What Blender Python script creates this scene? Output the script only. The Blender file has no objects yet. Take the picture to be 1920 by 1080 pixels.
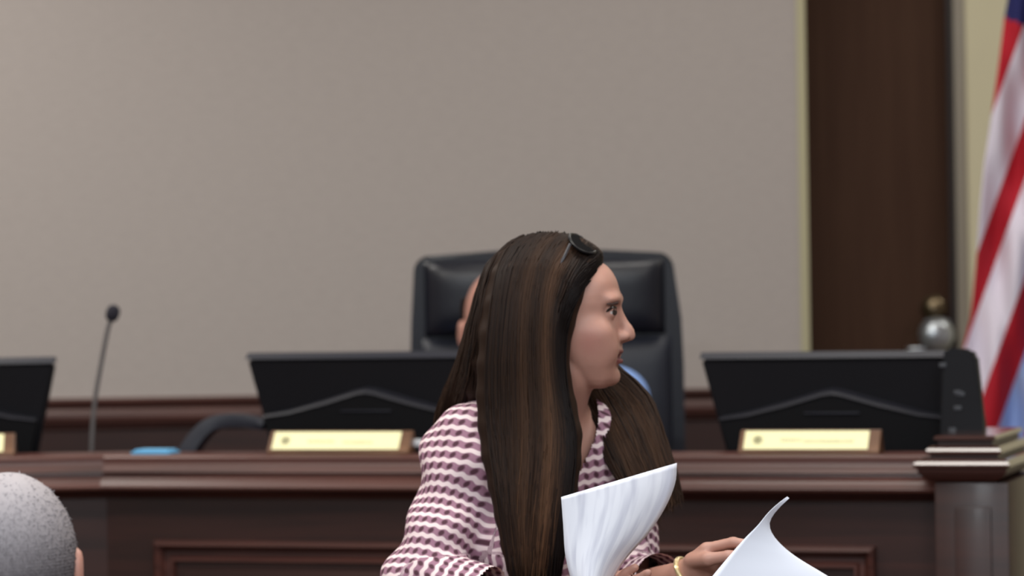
import bpy, bmesh, math, random
import numpy as np
from mathutils import Vector, Matrix
random.seed(7)
rng = np.random.default_rng(7)
SC = bpy.context.scene
COL = SC.collection

# ------------------------------------------------------------------ camera
F = 6050.0                      # focal length in pixels of the 1920 wide frame
CH = 1.56                       # camera height
ROLL = math.radians(0.9)
cam = bpy.data.cameras.new('camera')
cam.sensor_width = 36.0
cam.lens = F / 1920 * 36.0
cam.clip_end = 60
cam.dof.use_dof = True
cam.dof.focus_distance = 4.5
cam.dof.aperture_fstop = 4.2
camo = bpy.data.objects.new('camera', cam)
COL.objects.link(camo)
SC.camera = camo
CR = Vector((math.cos(ROLL), 0, -math.sin(ROLL)))
CU = Vector((math.sin(ROLL), 0, math.cos(ROLL)))
CF = Vector((0, 1, 0))
CPOS = Vector((0, 0, CH))
mw = Matrix.Identity(4)
for i in range(3):
    mw[i][0] = CR[i]; mw[i][1] = CU[i]; mw[i][2] = -CF[i]; mw[i][3] = CPOS[i]
camo.matrix_world = mw

# ------------------------------------------------------------------ world and light
w = bpy.data.worlds.new('world'); SC.world = w
w.use_nodes = True
bg = w.node_tree.nodes['Background']
bg.inputs[0].default_value = (0.92, 0.95, 1.0, 1)
bg.inputs[1].default_value = 0.35

def area(name, loc, target, sx, sy, power, color=(1, 1, 1)):
    l = bpy.data.lights.new(name, 'AREA'); l.shape = 'RECTANGLE'
    l.size = sx; l.size_y = sy; l.energy = power; l.color = color
    o = bpy.data.objects.new(name, l); COL.objects.link(o)
    o.location = loc
    o.rotation_euler = (Vector(target) - Vector(loc)).to_track_quat('-Z', 'Y').to_euler()
    return o
# added front fill over the audience, recessed ceiling panels before and over the dais
cool, warm = (0.88, 0.95, 1.0), (1.0, 0.955, 0.885)
for (lx, ly, pw, lc) in ((-1.2, -0.2, 108, cool), (1.4, -0.2, 100, cool), (-1.2, 2.2, 50, cool), (1.4, 2.2, 42, cool),  # first pair is unseen fill added to brighten faces, papers and desk front
                         (-1.9, 4.7, 30, warm), (0.0, 4.7, 30, warm), (1.9, 4.7, 18, warm), (-2.0, 6.9, 40, warm), (0.6, 6.9, 16, warm), (2.6, 7.7, 14, warm)):
    area('ceiling_and_fill_lamp', (lx, ly, 3.28), (lx, ly, 0), 1.2, 0.6, pw, lc)

SC.view_settings.view_transform = 'Standard'
SC.view_settings.look = 'None'
SC.view_settings.gamma = 1.0
SC.view_settings.use_curve_mapping = False
SC.view_settings.exposure = 0.1

# ------------------------------------------------------------------ helpers
def ray(px, py):
    return CR * ((px - 960) / F) - CU * ((py - 540) / F) + CF
def P(px, py, d):
    return CPOS + ray(px, py) * d
def on_plane(px, py, M, y=0.0):
    """where the sight line through a measured pixel meets the plane y of frame M (local coordinates)"""
    I = M.inverted()
    o = I @ CPOS; r = I.to_3x3() @ ray(px, py)
    t = (y - o.y) / r.y
    return o + r * t

def srgb(r, g, b):
    f = lambda c: (c / 255 / 12.92) if c / 255 <= 0.04045 else ((c / 255 + 0.055) / 1.055) ** 2.4
    return (f(r), f(g), f(b), 1)

def tag(o, label=None, cat=None, group=None, kind=None):
    if label: o['label'] = label
    if cat: o['category'] = cat
    if group: o['group'] = group
    if kind: o['kind'] = kind
    return o

def root(name, label, cat, M, group=None):
    o = bpy.data.objects.new(name, None); COL.objects.link(o)
    o.empty_display_size = 0.1
    o.location = M.to_translation(); o.rotation_euler = M.to_euler()
    return tag(o, label, cat, group)

def frame(loc, yaw=0.0):
    return Matrix.Translation(Vector(loc)) @ Matrix.Rotation(yaw, 4, 'Z')

def mesh_obj(name, verts, faces, mat, parent=None, smooth=True, off=None, attrs=None):
    me = bpy.data.meshes.new(name)
    v = np.asarray(verts, dtype=float)
    if off is not None: v = v - np.array(off)
    me.from_pydata(v.tolist(), [], faces.tolist() if hasattr(faces, 'tolist') else faces)
    if attrs:
        for k, a in attrs.items():
            a = np.asarray(a, dtype=np.float32)
            at = me.attributes.new(k, 'FLOAT', 'POINT')
            at.data.foreach_set('value', a)
    if smooth: me.polygons.foreach_set('use_smooth', [True] * len(me.polygons))
    for m in (mat if isinstance(mat, (list, tuple)) else [mat]): me.materials.append(m)
    me.update()
    o = bpy.data.objects.new(name, me); COL.objects.link(o)
    if parent: o.parent = parent
    return o

def bm_obj(name, bm, mat, parent=None, smooth=False, M=None, fix=True):
    if M is not None: bm.transform(M)
    if fix: bmesh.ops.recalc_face_normals(bm, faces=bm.faces)
    me = bpy.data.meshes.new(name); bm.to_mesh(me); bm.free()
    if smooth:
        me.polygons.foreach_set('use_smooth', [True] * len(me.polygons))
        try: me.set_sharp_from_angle(angle=math.radians(38))
        except Exception: pass
    me.materials.append(mat)
    o = bpy.data.objects.new(name, me); COL.objects.link(o)
    if parent: o.parent = parent
    return o

def add_box(bm, lo, hi, bevel=0.0, seg=2, M=None):
    r = bmesh.ops.create_cube(bm, size=1.0)
    vs = r['verts']
    c = [(a + b) / 2 for a, b in zip(lo, hi)]; s = [b - a for a, b in zip(lo, hi)]
    for v in vs: v.co = Vector((c[0] + v.co.x * s[0], c[1] + v.co.y * s[1], c[2] + v.co.z * s[2]))
    es = list({e for v in vs for e in v.link_edges})
    if bevel > 0:
        out = bmesh.ops.bevel(bm, geom=es, offset=bevel, segments=seg, affect='EDGES', profile=0.5)
        vs = list({v for f in out['faces'] for v in f.verts} | {v for v in vs if v.is_valid})
    if M is not None:
        for v in vs: v.co = M @ v.co
    return vs

def box(name, lo, hi, mat, parent=None, bevel=0.004, seg=2, M=None):
    bm = bmesh.new(); add_box(bm, lo, hi, bevel, seg, M)
    return bm_obj(name, bm, mat, parent, smooth=bevel > 0)

def prism_bm(poly, x0, x1, bm=None, mitre0=0.0, mitre1=0.0):
    """profile of (y, z) points swept along x; ends may be mitred by a slope in y"""
    bm = bm or bmesh.new()
    a = [bm.verts.new((x0 + y * mitre0, y, z)) for y, z in poly]
    b = [bm.verts.new((x1 + y * mitre1, y, z)) for y, z in poly]
    n = len(poly)
    for i in range(n): bm.faces.new((a[i], a[(i + 1) % n], b[(i + 1) % n], b[i]))
    bm.faces.new(a[::-1]); bm.faces.new(b)
    return bm

def plate_bm(poly, y0, y1, bm=None):
    """outline of (x, z) points given thickness in y"""
    bm = bm or bmesh.new()
    a = [bm.verts.new((x, y0, z)) for x, z in poly]
    b = [bm.verts.new((x, y1, z)) for x, z in poly]
    n = len(poly)
    for i in range(n): bm.faces.new((a[i], a[(i + 1) % n], b[(i + 1) % n], b[i]))
    bm.faces.new(a[::-1]); bm.faces.new(b)
    return bm

def tube_arrays(pts, rad, sides=8, cap=True):
    pts = [Vector(p) for p in pts]; n = len(pts)
    if not hasattr(rad, '__len__'): rad = [rad] * n
    V = []; Fc = []
    up = Vector((0.31, 0.17, 0.93)).normalized()
    for i, p in enumerate(pts):
        t = (pts[min(i + 1, n - 1)] - pts[max(i - 1, 0)]).normalized()
        a = t.cross(up)
        if a.length < 1e-4: a = t.cross(Vector((1, 0, 0)))
        a.normalize(); b = t.cross(a)
        for k in range(sides):
            an = 2 * math.pi * k / sides
            V.append(p + (a * math.cos(an) + b * math.sin(an)) * rad[i])
    for i in range(n - 1):
        for k in range(sides):
            k2 = (k + 1) % sides
            Fc.append((i * sides + k, i * sides + k2, (i + 1) * sides + k2, (i + 1) * sides + k))
    if cap:
        Fc.append(tuple(range(sides))[::-1]); Fc.append(tuple((n - 1) * sides + k for k in range(sides)))
    return V, Fc

def tube(name, pts, rad, mat, parent=None, sides=10):
    V, Fc = tube_arrays(pts, rad, sides)
    bm = bmesh.new(); vs = [bm.verts.new(v) for v in V]
    for f in Fc: bm.faces.new([vs[i] for i in f])
    return bm_obj(name, bm, mat, parent, smooth=True)

def lathe(name, prof, mat, parent=None, seg=28, M=None):
    bm = bmesh.new(); rings = []
    for r, z in prof:
        if r < 1e-6: rings.append([bm.verts.new((0, 0, z))])
        else: rings.append([bm.verts.new((r * math.cos(2 * math.pi * k / seg), r * math.sin(2 * math.pi * k / seg), z)) for k in range(seg)])
    for a, b in zip(rings, rings[1:]):
        for k in range(seg):
            k2 = (k + 1) % seg
            if len(a) == 1 and len(b) == 1: continue
            if len(a) == 1: bm.faces.new((a[0], b[k2], b[k]))
            elif len(b) == 1: bm.faces.new((a[k], a[k2], b[0]))
            else: bm.faces.new((a[k], a[k2], b[k2], b[k]))
    for rg in (rings[0], rings[-1]):
        if len(rg) > 1: bm.faces.new(rg)
    return bm_obj(name, bm, mat, parent, smooth=True, M=M)

def catmull(pts, n):
    p = np.array([list(q) for q in pts], float)
    p = np.vstack([2 * p[0] - p[1], p, 2 * p[-1] - p[-2]])
    seg = np.linalg.norm(np.diff(p[1:-1], axis=0), axis=1); cum = np.concatenate([[0], np.cumsum(seg)])
    out = []
    for s in np.linspace(0, cum[-1], n):
        i = min(max(np.searchsorted(cum, s, side='right') - 1, 0), len(seg) - 1)
        t = (s - cum[i]) / max(seg[i], 1e-9)
        a, b, c, d = p[i], p[i + 1], p[i + 2], p[i + 3]
        out.append(0.5 * ((2 * b) + (-a + c) * t + (2 * a - 5 * b + 4 * c - d) * t * t + (-a + 3 * b - 3 * c + d) * t ** 3))
    return np.array(out)

# ------------------------------------------------------------------ signed-distance modelling (people)
class Field:
    def __init__(s, lo, hi, h):
        s.lo = np.array(lo, float); s.h = h
        s.n = np.ceil((np.array(hi) - s.lo) / h).astype(int) + 1
        s.ax = [s.lo[i] + h * np.arange(s.n[i]) for i in range(3)]
        s.D = np.full(s.n, 1.0, np.float32)
    def sub(s, lo, hi):
        i0 = np.clip(np.floor((np.array(lo) - s.lo) / s.h).astype(int), 0, s.n - 1)
        i1 = np.clip(np.ceil((np.array(hi) - s.lo) / s.h).astype(int) + 1, 0, s.n)
        sl = tuple(slice(a, b) for a, b in zip(i0, i1))
        g = np.meshgrid(*[s.ax[k][sl[k]].astype(np.float32) for k in range(3)], indexing='ij', sparse=True)
        return sl, g
    def mix(s, sl, d, k, op='add'):
        cur = s.D[sl]
        if cur.size == 0: return
        if op == 'add':
            if k <= 0: s.D[sl] = np.minimum(cur, d); return
            hh = np.clip(0.5 + 0.5 * (cur - d) / k, 0, 1)
            s.D[sl] = cur * (1 - hh) + d * hh - k * hh * (1 - hh)
        elif op == 'sub':
            k = max(k, 1e-4)
            hh = np.clip(0.5 - 0.5 * (cur + d) / k, 0, 1)
            s.D[sl] = cur * (1 - hh) - d * hh + k * hh * (1 - hh)
    def cone(s, a, b, ra, rb, k=0.02, op='add'):
        a = np.array(list(a), float); b = np.array(list(b), float)
        pad = max(ra, rb) + 2 * k + 0.015
        sl, (X, Y, Z) = s.sub(np.minimum(a, b) - pad, np.maximum(a, b) + pad)
        ba = b - a; L2 = max(float(ba @ ba), 1e-9)
        t = np.clip(((X - a[0]) * ba[0] + (Y - a[1]) * ba[1] + (Z - a[2]) * ba[2]) / L2, 0, 1)
        d = np.sqrt((X - a[0] - t * ba[0]) ** 2 + (Y - a[1] - t * ba[1]) ** 2 + (Z - a[2] - t * ba[2]) ** 2) - (ra + t * (rb - ra))
        s.mix(sl, d, k, op)
    def ell(s, c, r, R=None, k=0.02, op='add'):
        """ellipsoid; R holds its axes as rows"""
        c = np.array(list(c), float); r = np.array(r, float)
        R = np.eye(3) if R is None else np.array(R, float)
        pad = r.max() + 2 * k + 0.015
        sl, (X, Y, Z) = s.sub(c - pad, c + pad)
        x, y, z = X - c[0], Y - c[1], Z - c[2]
        q = [(R[i][0] * x + R[i][1] * y + R[i][2] * z) for i in range(3)]
        k0 = np.sqrt(sum((q[i] / r[i]) ** 2 for i in range(3)))
        k1 = np.sqrt(sum((q[i] / r[i] ** 2) ** 2 for i in range(3))) + 1e-9
        s.mix(sl, k0 * (k0 - 1) / k1, k, op)
    def mesh(s, keep_big=True):
        D = s.D.copy()
        D[0] = D[-1] = 1; D[:, 0] = D[:, -1] = 1; D[:, :, 0] = D[:, :, -1] = 1
        S = D < 0
        cnt = np.zeros(np.array(S.shape) - 1, np.int8)
        for i in (0, 1):
            for j in (0, 1):
                for k in (0, 1):
                    cnt += S[i:S.shape[0] - 1 + i, j:S.shape[1] - 1 + j, k:S.shape[2] - 1 + k]
        act = (cnt > 0) & (cnt < 8)
        ii = np.argwhere(act)
        idx = np.full(act.shape, -1, np.int64); idx[act] = np.arange(len(ii))
        pts = np.zeros((len(ii), 3)); num = np.zeros(len(ii))
        cs = [(0,0,0),(1,0,0),(0,1,0),(1,1,0),(0,0,1),(1,0,1),(0,1,1),(1,1,1)]
        for a in cs:
            for ax in range(3):
                if a[ax]: continue
                b = list(a); b[ax] = 1
                va = D[ii[:,0]+a[0], ii[:,1]+a[1], ii[:,2]+a[2]]; vb = D[ii[:,0]+b[0], ii[:,1]+b[1], ii[:,2]+b[2]]
                m = (va < 0) != (vb < 0)
                t = np.where(m, va / np.where(m, va - vb, 1), 0)
                p = np.array(a, float)[None] + t[:, None] * (np.array(b) - np.array(a))[None]
                pts[m] += p[m]; num[m] += 1
        V = s.lo + s.h * (ii + pts / num[:, None])
        faces = []
        for ax in range(3):
            o1, o2 = [(1, 2), (2, 0), (0, 1)][ax]
            sa = [slice(1, -1)] * 3; sb = [slice(1, -1)] * 3
            sa[ax] = slice(0, -1); sb[ax] = slice(1, None)
            A = S[tuple(sa)]; B = S[tuple(sb)]
            for flip in (0, 1):
                m = (A & ~B) if not flip else (~A & B)
                e = np.argwhere(m)
                if not len(e): continue
                base = e.copy(); base[:, o1] += 1; base[:, o2] += 1
                def cell(d1, d2):
                    q = base.copy(); q[:, o1] += d1; q[:, o2] += d2
                    return idx[q[:, 0], q[:, 1], q[:, 2]]
                quad = np.stack([cell(-1, -1), cell(0, -1), cell(0, 0), cell(-1, 0)], 1)
                if flip: quad = quad[:, ::-1]
                faces.append(quad)
        Fq = np.concatenate(faces)
        return V, Fq

def relax(V, Fq, it=2, lam=0.5):
    n = len(V); e = np.concatenate([Fq[:, [0, 1]], Fq[:, [1, 2]], Fq[:, [2, 3]], Fq[:, [3, 0]]])
    e = np.concatenate([e, e[:, ::-1]])
    deg = np.bincount(e[:, 0], minlength=n)[:, None]
    for _ in range(it):
        s = np.stack([np.bincount(e[:, 0], weights=V[e[:, 1], k], minlength=n) for k in range(3)], 1)
        V = V + lam * (s / np.maximum(deg, 1) - V)
    return V

def cut(V, Fq, dead, attrs=None):
    """drop vertices (and their faces)"""
    keepf = ~dead[Fq].any(1); Fq = Fq[keepf]
    used = np.zeros(len(V), bool); used[Fq.ravel()] = True
    m = np.cumsum(used) - 1
    if attrs: attrs = {k: a[used] for k, a in attrs.items()}
    return V[used], m[Fq], attrs

# ------------------------------------------------------------------ materials
def new_mat(name):
    m = bpy.data.materials.new(name); m.use_nodes = True
    nt = m.node_tree; b = nt.nodes['Principled BSDF']
    return m, nt, b

def plain(name, col, rough=0.5, metal=0.0, spec=0.5, bump=0.0, scale=200, coat=0.0, var=0.0, vscale=8, stretch=(1, 1, 1)):
    m, nt, b = new_mat(name)
    b.inputs['Base Color'].default_value = col
    b.inputs['Roughness'].default_value = rough
    b.inputs['Metallic'].default_value = metal
    b.inputs['Specular IOR Level'].default_value = spec
    if coat: b.inputs['Coat Weight'].default_value = coat; b.inputs['Coat Roughness'].default_value = 0.12
    L = nt.links.new
    tc = nt.nodes.new('ShaderNodeTexCoord'); mp = nt.nodes.new('ShaderNodeMapping')
    mp.inputs['Scale'].default_value = stretch
    L(tc.outputs['Object'], mp.inputs[0])
    if var:
        n = nt.nodes.new('ShaderNodeTexNoise'); n.inputs['Scale'].default_value = vscale; n.inputs['Detail'].default_value = 5
        L(mp.outputs[0], n.inputs['Vector'])
        r = nt.nodes.new('ShaderNodeValToRGB')
        r.color_ramp.elements[0].position = 0.3; r.color_ramp.elements[1].position = 0.7
        r.color_ramp.elements[0].color = tuple(c * (1 - var) for c in col[:3]) + (1,)
        r.color_ramp.elements[1].color = tuple(min(c * (1 + var), 1) for c in col[:3]) + (1,)
        L(n.outputs[0], r.inputs[0]); L(r.outputs[0], b.inputs['Base Color'])
    if bump:
        n = nt.nodes.new('ShaderNodeTexNoise'); n.inputs['Scale'].default_value = scale; n.inputs['Detail'].default_value = 3
        L(mp.outputs[0], n.inputs['Vector'])
        bp = nt.nodes.new('ShaderNodeBump'); bp.inputs['Strength'].default_value = bump; bp.inputs['Distance'].default_value = 0.002
        L(n.outputs[0], bp.inputs['Height']); L(bp.outputs[0], b.inputs['Normal'])
    return m

def wood(name, dark, light, rough=0.32, coat=0.35, axis=(0.6, 12, 12), ramp=(0.3, 0.75), spec=0.5):
    m, nt, b = new_mat(name); L = nt.links.new
    tc = nt.nodes.new('ShaderNodeTexCoord'); mp = nt.nodes.new('ShaderNodeMapping')
    mp.inputs['Scale'].default_value = axis
    L(tc.outputs['Object'], mp.inputs[0])
    n = nt.nodes.new('ShaderNodeTexNoise'); n.inputs['Scale'].default_value = 3.0; n.inputs['Detail'].default_value = 8
    n.inputs['Distortion'].default_value = 0.8
    L(mp.outputs[0], n.inputs['Vector'])
    r = nt.nodes.new('ShaderNodeValToRGB')
    r.color_ramp.elements[0].position, r.color_ramp.elements[1].position = ramp
    r.color_ramp.elements[0].color = dark; r.color_ramp.elements[1].color = light
    L(n.outputs[0], r.inputs[0]); L(r.outputs[0], b.inputs['Base Color'])
    b.inputs['Roughness'].default_value = rough
    b.inputs['Coat Weight'].default_value = coat; b.inputs['Coat Roughness'].default_value = 0.15
    b.inputs['Specular IOR Level'].default_value = spec
    bp = nt.nodes.new('ShaderNodeBump'); bp.inputs['Strength'].default_value = 0.06; bp.inputs['Distance'].default_value = 0.001
    L(n.outputs[0], bp.inputs['Height']); L(bp.outputs[0], b.inputs['Normal'])
    return m

M = {}
M['mahogany'] = wood('mahogany', srgb(38, 19, 16), srgb(60, 31, 25), rough=0.42, coat=0.12)
M['mahogany_cap'] = wood('mahogany_cap', srgb(58, 30, 26), srgb(92, 52, 44), rough=0.45, coat=0.08)
M['rail_wood'] = wood('rail_wood', srgb(56, 30, 26), srgb(84, 46, 38), rough=0.55, coat=0.05)
M['cap_gloss'] = wood('cap_gloss', srgb(52, 28, 24), srgb(78, 44, 36), rough=0.13, coat=0.9)
M['door_wood'] = wood('door_wood', srgb(70, 49, 39), srgb(80, 58, 46), rough=0.75, coat=0.0, axis=(10, 10, 0.5), spec=0.12)
M['name_wood'] = wood('name_wood', srgb(92, 62, 45), srgb(128, 92, 66), rough=0.35, coat=0.3, axis=(2, 20, 20))
M['wallcover'] = plain('wallcover', srgb(171, 163, 159), 0.9, spec=0.1, bump=0.25, scale=160, var=0.03, vscale=30, stretch=(1, 1, 3))
M['cream_paint'] = plain('cream_paint', srgb(226, 219, 188), 0.8, spec=0.2, bump=0.1, scale=200)
M['corner_cream'] = plain('corner_cream', srgb(176, 170, 140), 0.7, spec=0.3)
M['frame_grey'] = plain('frame_grey', srgb(150, 142, 128), 0.5)
M['dark_frame'] = plain('dark_frame', srgb(48, 40, 40), 0.5)
M['carpet'] = plain('carpet', srgb(92, 78, 72), 0.95, spec=0.05, bump=0.6, scale=300, var=0.2, vscale=60)
M['ceiling'] = plain('ceiling', srgb(214, 212, 206), 0.95, spec=0.05, bump=0.3, scale=80)
M['black_plastic'] = plain('black_plastic', srgb(16, 16, 21), 0.5, spec=0.25, bump=0.08, scale=900)
M['bezel_grey'] = plain('bezel_grey', srgb(40, 41, 50), 0.5, spec=0.3)
M['ridge_grey'] = plain('ridge_grey', srgb(34, 34, 42), 0.5, spec=0.3)
M['black_matte'] = plain('black_matte', srgb(16, 16, 19), 0.8, spec=0.2)
M['mic_metal'] = plain('mic_metal', srgb(104, 100, 100), 0.45, metal=0.3)
M['mic_foam'] = plain('mic_foam', srgb(36, 34, 44), 0.95, bump=0.6, scale=600)
M['leather'] = plain('leather', srgb(19, 21, 31), 0.38, spec=0.5, bump=0.25, scale=140)
M['leather_low'] = plain('leather_low', srgb(31, 34, 45), 0.5, spec=0.45, bump=0.25, scale=140)
M['brass'] = plain('brass', srgb(255, 250, 196), 0.38, metal=0.0, spec=0.6)
M['engraving_dark'] = plain('engraving_dark', srgb(140, 136, 104), 0.6)
M['engraving'] = plain('engraving', srgb(176, 160, 110), 0.6)
M['seal'] = plain('seal', srgb(150, 146, 110), 0.5, metal=0.2)
M['steel'] = plain('steel', srgb(196, 202, 208), 0.28, metal=0.75)
M['old_brass'] = plain('old_brass', srgb(120, 106, 84), 0.3, metal=0.9)
M['cyan'] = plain('cyan', srgb(110, 182, 226), 0.5)
M['offwhite'] = plain('offwhite', srgb(205, 208, 214), 0.5)
M['grey_key'] = plain('grey_key', srgb(62, 64, 70), 0.5)
M['hinge'] = plain('hinge', srgb(120, 120, 118), 0.4, metal=0.6)

def skin(name, col, var=0.1):
    m, nt, b = new_mat(name); L = nt.links.new
    at = nt.nodes.new('ShaderNodeAttribute'); at.attribute_name = 'lip'
    at2 = nt.nodes.new('ShaderNodeAttribute'); at2.attribute_name = 'blush'
    n = nt.nodes.new('ShaderNodeTexNoise'); n.inputs['Scale'].default_value = 40
    r = nt.nodes.new('ShaderNodeValToRGB')
    r.color_ramp.elements[0].color = tuple(c * (1 - var) for c in col[:3]) + (1,); r.color_ramp.elements[1].color = col
    L(n.outputs[0], r.inputs[0])
    mx = nt.nodes.new('ShaderNodeMix'); mx.data_type = 'RGBA'
    mx.inputs['B'].default_value = srgb(118, 58, 60)
    L(at.outputs['Fac'], mx.inputs['Factor']); L(r.outputs[0], mx.inputs['A'])
    mx2 = nt.nodes.new('ShaderNodeMix'); mx2.data_type = 'RGBA'
    mx2.inputs['B'].default_value = srgb(190, 128, 116)
    L(at2.outputs['Fac'], mx2.inputs['Factor']); L(mx.outputs['Result'], mx2.inputs['A'])
    L(mx2.outputs['Result'], b.inputs['Base Color'])
    b.inputs['Roughness'].default_value = 0.5
    b.inputs['Subsurface Weight'].default_value = 0.12
    b.inputs['Subsurface Radius'].default_value = (0.01, 0.004, 0.002)
    b.inputs['Subsurface Scale'].default_value = 0.6
    return m
M['skin'] = skin('skin', srgb(184, 137, 121))
M['skin_ruddy'] = skin('skin_ruddy', srgb(188, 136, 120))
M['eye_white'] = plain('eye_white', srgb(200, 190, 186), 0.2)
M['iris'] = plain('iris', srgb(46, 34, 30), 0.2)
M['brow'] = plain('brow', srgb(78, 58, 52), 0.8)
M['trousers'] = plain('trousers', srgb(40, 40, 52), 0.85, bump=0.3)
M['shoe'] = plain('shoe', srgb(30, 26, 26), 0.4)
M['blue_shirt'] = plain('blue_shirt', srgb(126, 158, 216), 0.8, bump=0.2)
M['grey_shirt'] = plain('grey_shirt', srgb(88, 92, 104), 0.85, bump=0.2)
M['lens'] = plain('lens', srgb(10, 10, 13), 0.6, spec=0.02)
M['sun_frame'] = plain('sun_frame', srgb(18, 17, 20), 0.4, spec=0.2)
M['sun_arm'] = plain('sun_arm', srgb(64, 62, 66), 0.4, spec=0.3)
M['bracelet'] = plain('bracelet', srgb(216, 196, 150), 0.3, metal=0.7)
M['chrome'] = plain('chrome', srgb(150, 150, 152), 0.3, metal=0.9)
M['pole_wood'] = wood('pole_wood', srgb(110, 76, 44), srgb(150, 108, 66))

def hair_mat(name, dark, light):
    m, nt, b = new_mat(name); L = nt.links.new
    at = nt.nodes.new('ShaderNodeAttribute'); at.attribute_name = 'tone'
    r = nt.nodes.new('ShaderNodeValToRGB')
    r.color_ramp.elements[0].color = dark; r.color_ramp.elements[1].color = light
    L(at.outputs['Fac'], r.inputs[0]); L(r.outputs[0], b.inputs['Base Color'])
    b.inputs['Roughness'].default_value = 0.55
    b.inputs['Specular IOR Level'].default_value = 0.1
    return m
M['hair'] = hair_mat('hair', srgb(23, 17, 16), srgb(112, 80, 58))
M['grey_hair'] = hair_mat('grey_hair', srgb(84, 80, 84), srgb(178, 170, 172))
M['short_brown_hair'] = hair_mat('short_brown_hair', srgb(60, 50, 46), srgb(110, 96, 88))

def blouse_mat():
    m, nt, b = new_mat('blouse_print'); L = nt.links.new
    def math_(op, a, bb=None, c=None):
        n = nt.nodes.new('ShaderNodeMath'); n.operation = op
        for i, q in enumerate((a, bb, c)):
            if q is None: continue
            if isinstance(q, (int, float)): n.inputs[i].default_value = q
            else: L(q, n.inputs[i])
        return n.outputs[0]
    u = nt.nodes.new('ShaderNodeAttribute'); u.attribute_name = 'pu'
    v = nt.nodes.new('ShaderNodeAttribute'); v.attribute_name = 'pv'
    PER = 0.0178
    uu = math_('DIVIDE', u.outputs['Fac'], PER); vv = math_('DIVIDE', v.outputs['Fac'], PER)
    wav = math_('MULTIPLY', math_('SINE', math_('MULTIPLY', uu, 2 * math.pi)), 0.07)
    vv = math_('ADD', vv, wav)
    row = math_('ABSOLUTE', math_('SUBTRACT', math_('FRACT', vv), 0.5))        # 0 in the band's middle, .5 at the pale line
    fu = math_('ABSOLUTE', math_('SUBTRACT', math_('FRACT', uu), 0.5))
    band = nt.nodes.new('ShaderNodeMapRange'); band.inputs['From Min'].default_value = 0.26; band.inputs['From Max'].default_value = 0.36
    L(row, band.inputs['Value'])
    dist = math_('SQRT', math_('ADD', math_('POWER', fu, 2), math_('POWER', math_('MULTIPLY', row, 1.05), 2)))
    dot = nt.nodes.new('ShaderNodeMapRange'); dot.inputs['From Min'].default_value = 0.18; dot.inputs['From Max'].default_value = 0.34
    L(dist, dot.inputs['Value'])
    mx = nt.nodes.new('ShaderNodeMix'); mx.data_type = 'RGBA'
    mx.inputs['A'].default_value = srgb(82, 52, 62); mx.inputs['B'].default_value = srgb(156, 116, 134)
    L(dot.outputs[0], mx.inputs['Factor'])
    mx2 = nt.nodes.new('ShaderNodeMix'); mx2.data_type = 'RGBA'
    mx2.inputs['B'].default_value = srgb(232, 212, 212)
    L(mx.outputs['Result'], mx2.inputs['A']); L(band.outputs[0], mx2.inputs['Factor'])
    L(mx2.outputs['Result'], b.inputs['Base Color'])
    b.inputs['Roughness'].default_value = 0.75
    b.inputs['Specular IOR Level'].default_value = 0.2
    return m
M['blouse'] = blouse_mat()

def flag_mat():
    m, nt, b = new_mat('flag_cloth'); L = nt.links.new
    a = nt.nodes.new('ShaderNodeAttribute'); a.attribute_name = 'stripe'
    c = nt.nodes.new('ShaderNodeAttribute'); c.attribute_name = 'canton'
    d = nt.nodes.new('ShaderNodeMath'); d.operation = 'MODULO'; d.inputs[1].default_value = 2.0
    L(a.outputs['Fac'], d.inputs[0])
    g = nt.nodes.new('ShaderNodeMath'); g.operation = 'LESS_THAN'; g.inputs[1].default_value = 1.0
    L(d.outputs[0], g.inputs[0])
    mx = nt.nodes.new('ShaderNodeMix'); mx.data_type = 'RGBA'
    mx.inputs['A'].default_value = srgb(178, 34, 48); mx.inputs['B'].default_value = srgb(214, 206, 220)
    L(g.outputs[0], mx.inputs['Factor'])
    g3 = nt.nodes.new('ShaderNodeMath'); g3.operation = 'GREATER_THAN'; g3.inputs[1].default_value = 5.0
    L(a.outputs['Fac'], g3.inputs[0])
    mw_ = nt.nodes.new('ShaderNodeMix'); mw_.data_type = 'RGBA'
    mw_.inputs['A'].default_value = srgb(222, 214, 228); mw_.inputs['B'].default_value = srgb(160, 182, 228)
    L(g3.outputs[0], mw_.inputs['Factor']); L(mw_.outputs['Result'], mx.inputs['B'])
    g2 = nt.nodes.new('ShaderNodeMath'); g2.operation = 'GREATER_THAN'; g2.inputs[1].default_value = 0.5
    L(c.outputs['Fac'], g2.inputs[0])
    mx2 = nt.nodes.new('ShaderNodeMix'); mx2.data_type = 'RGBA'
    mx2.inputs['B'].default_value = srgb(40, 42, 92)
    L(g2.outputs[0], mx2.inputs['Factor']); L(mx.outputs['Result'], mx2.inputs['A'])
    L(mx2.outputs['Result'], b.inputs['Base Color'])
    b.inputs['Roughness'].default_value = 0.8
    b.inputs['Specular IOR Level'].default_value = 0.2
    return m
M['flag'] = flag_mat()

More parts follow.
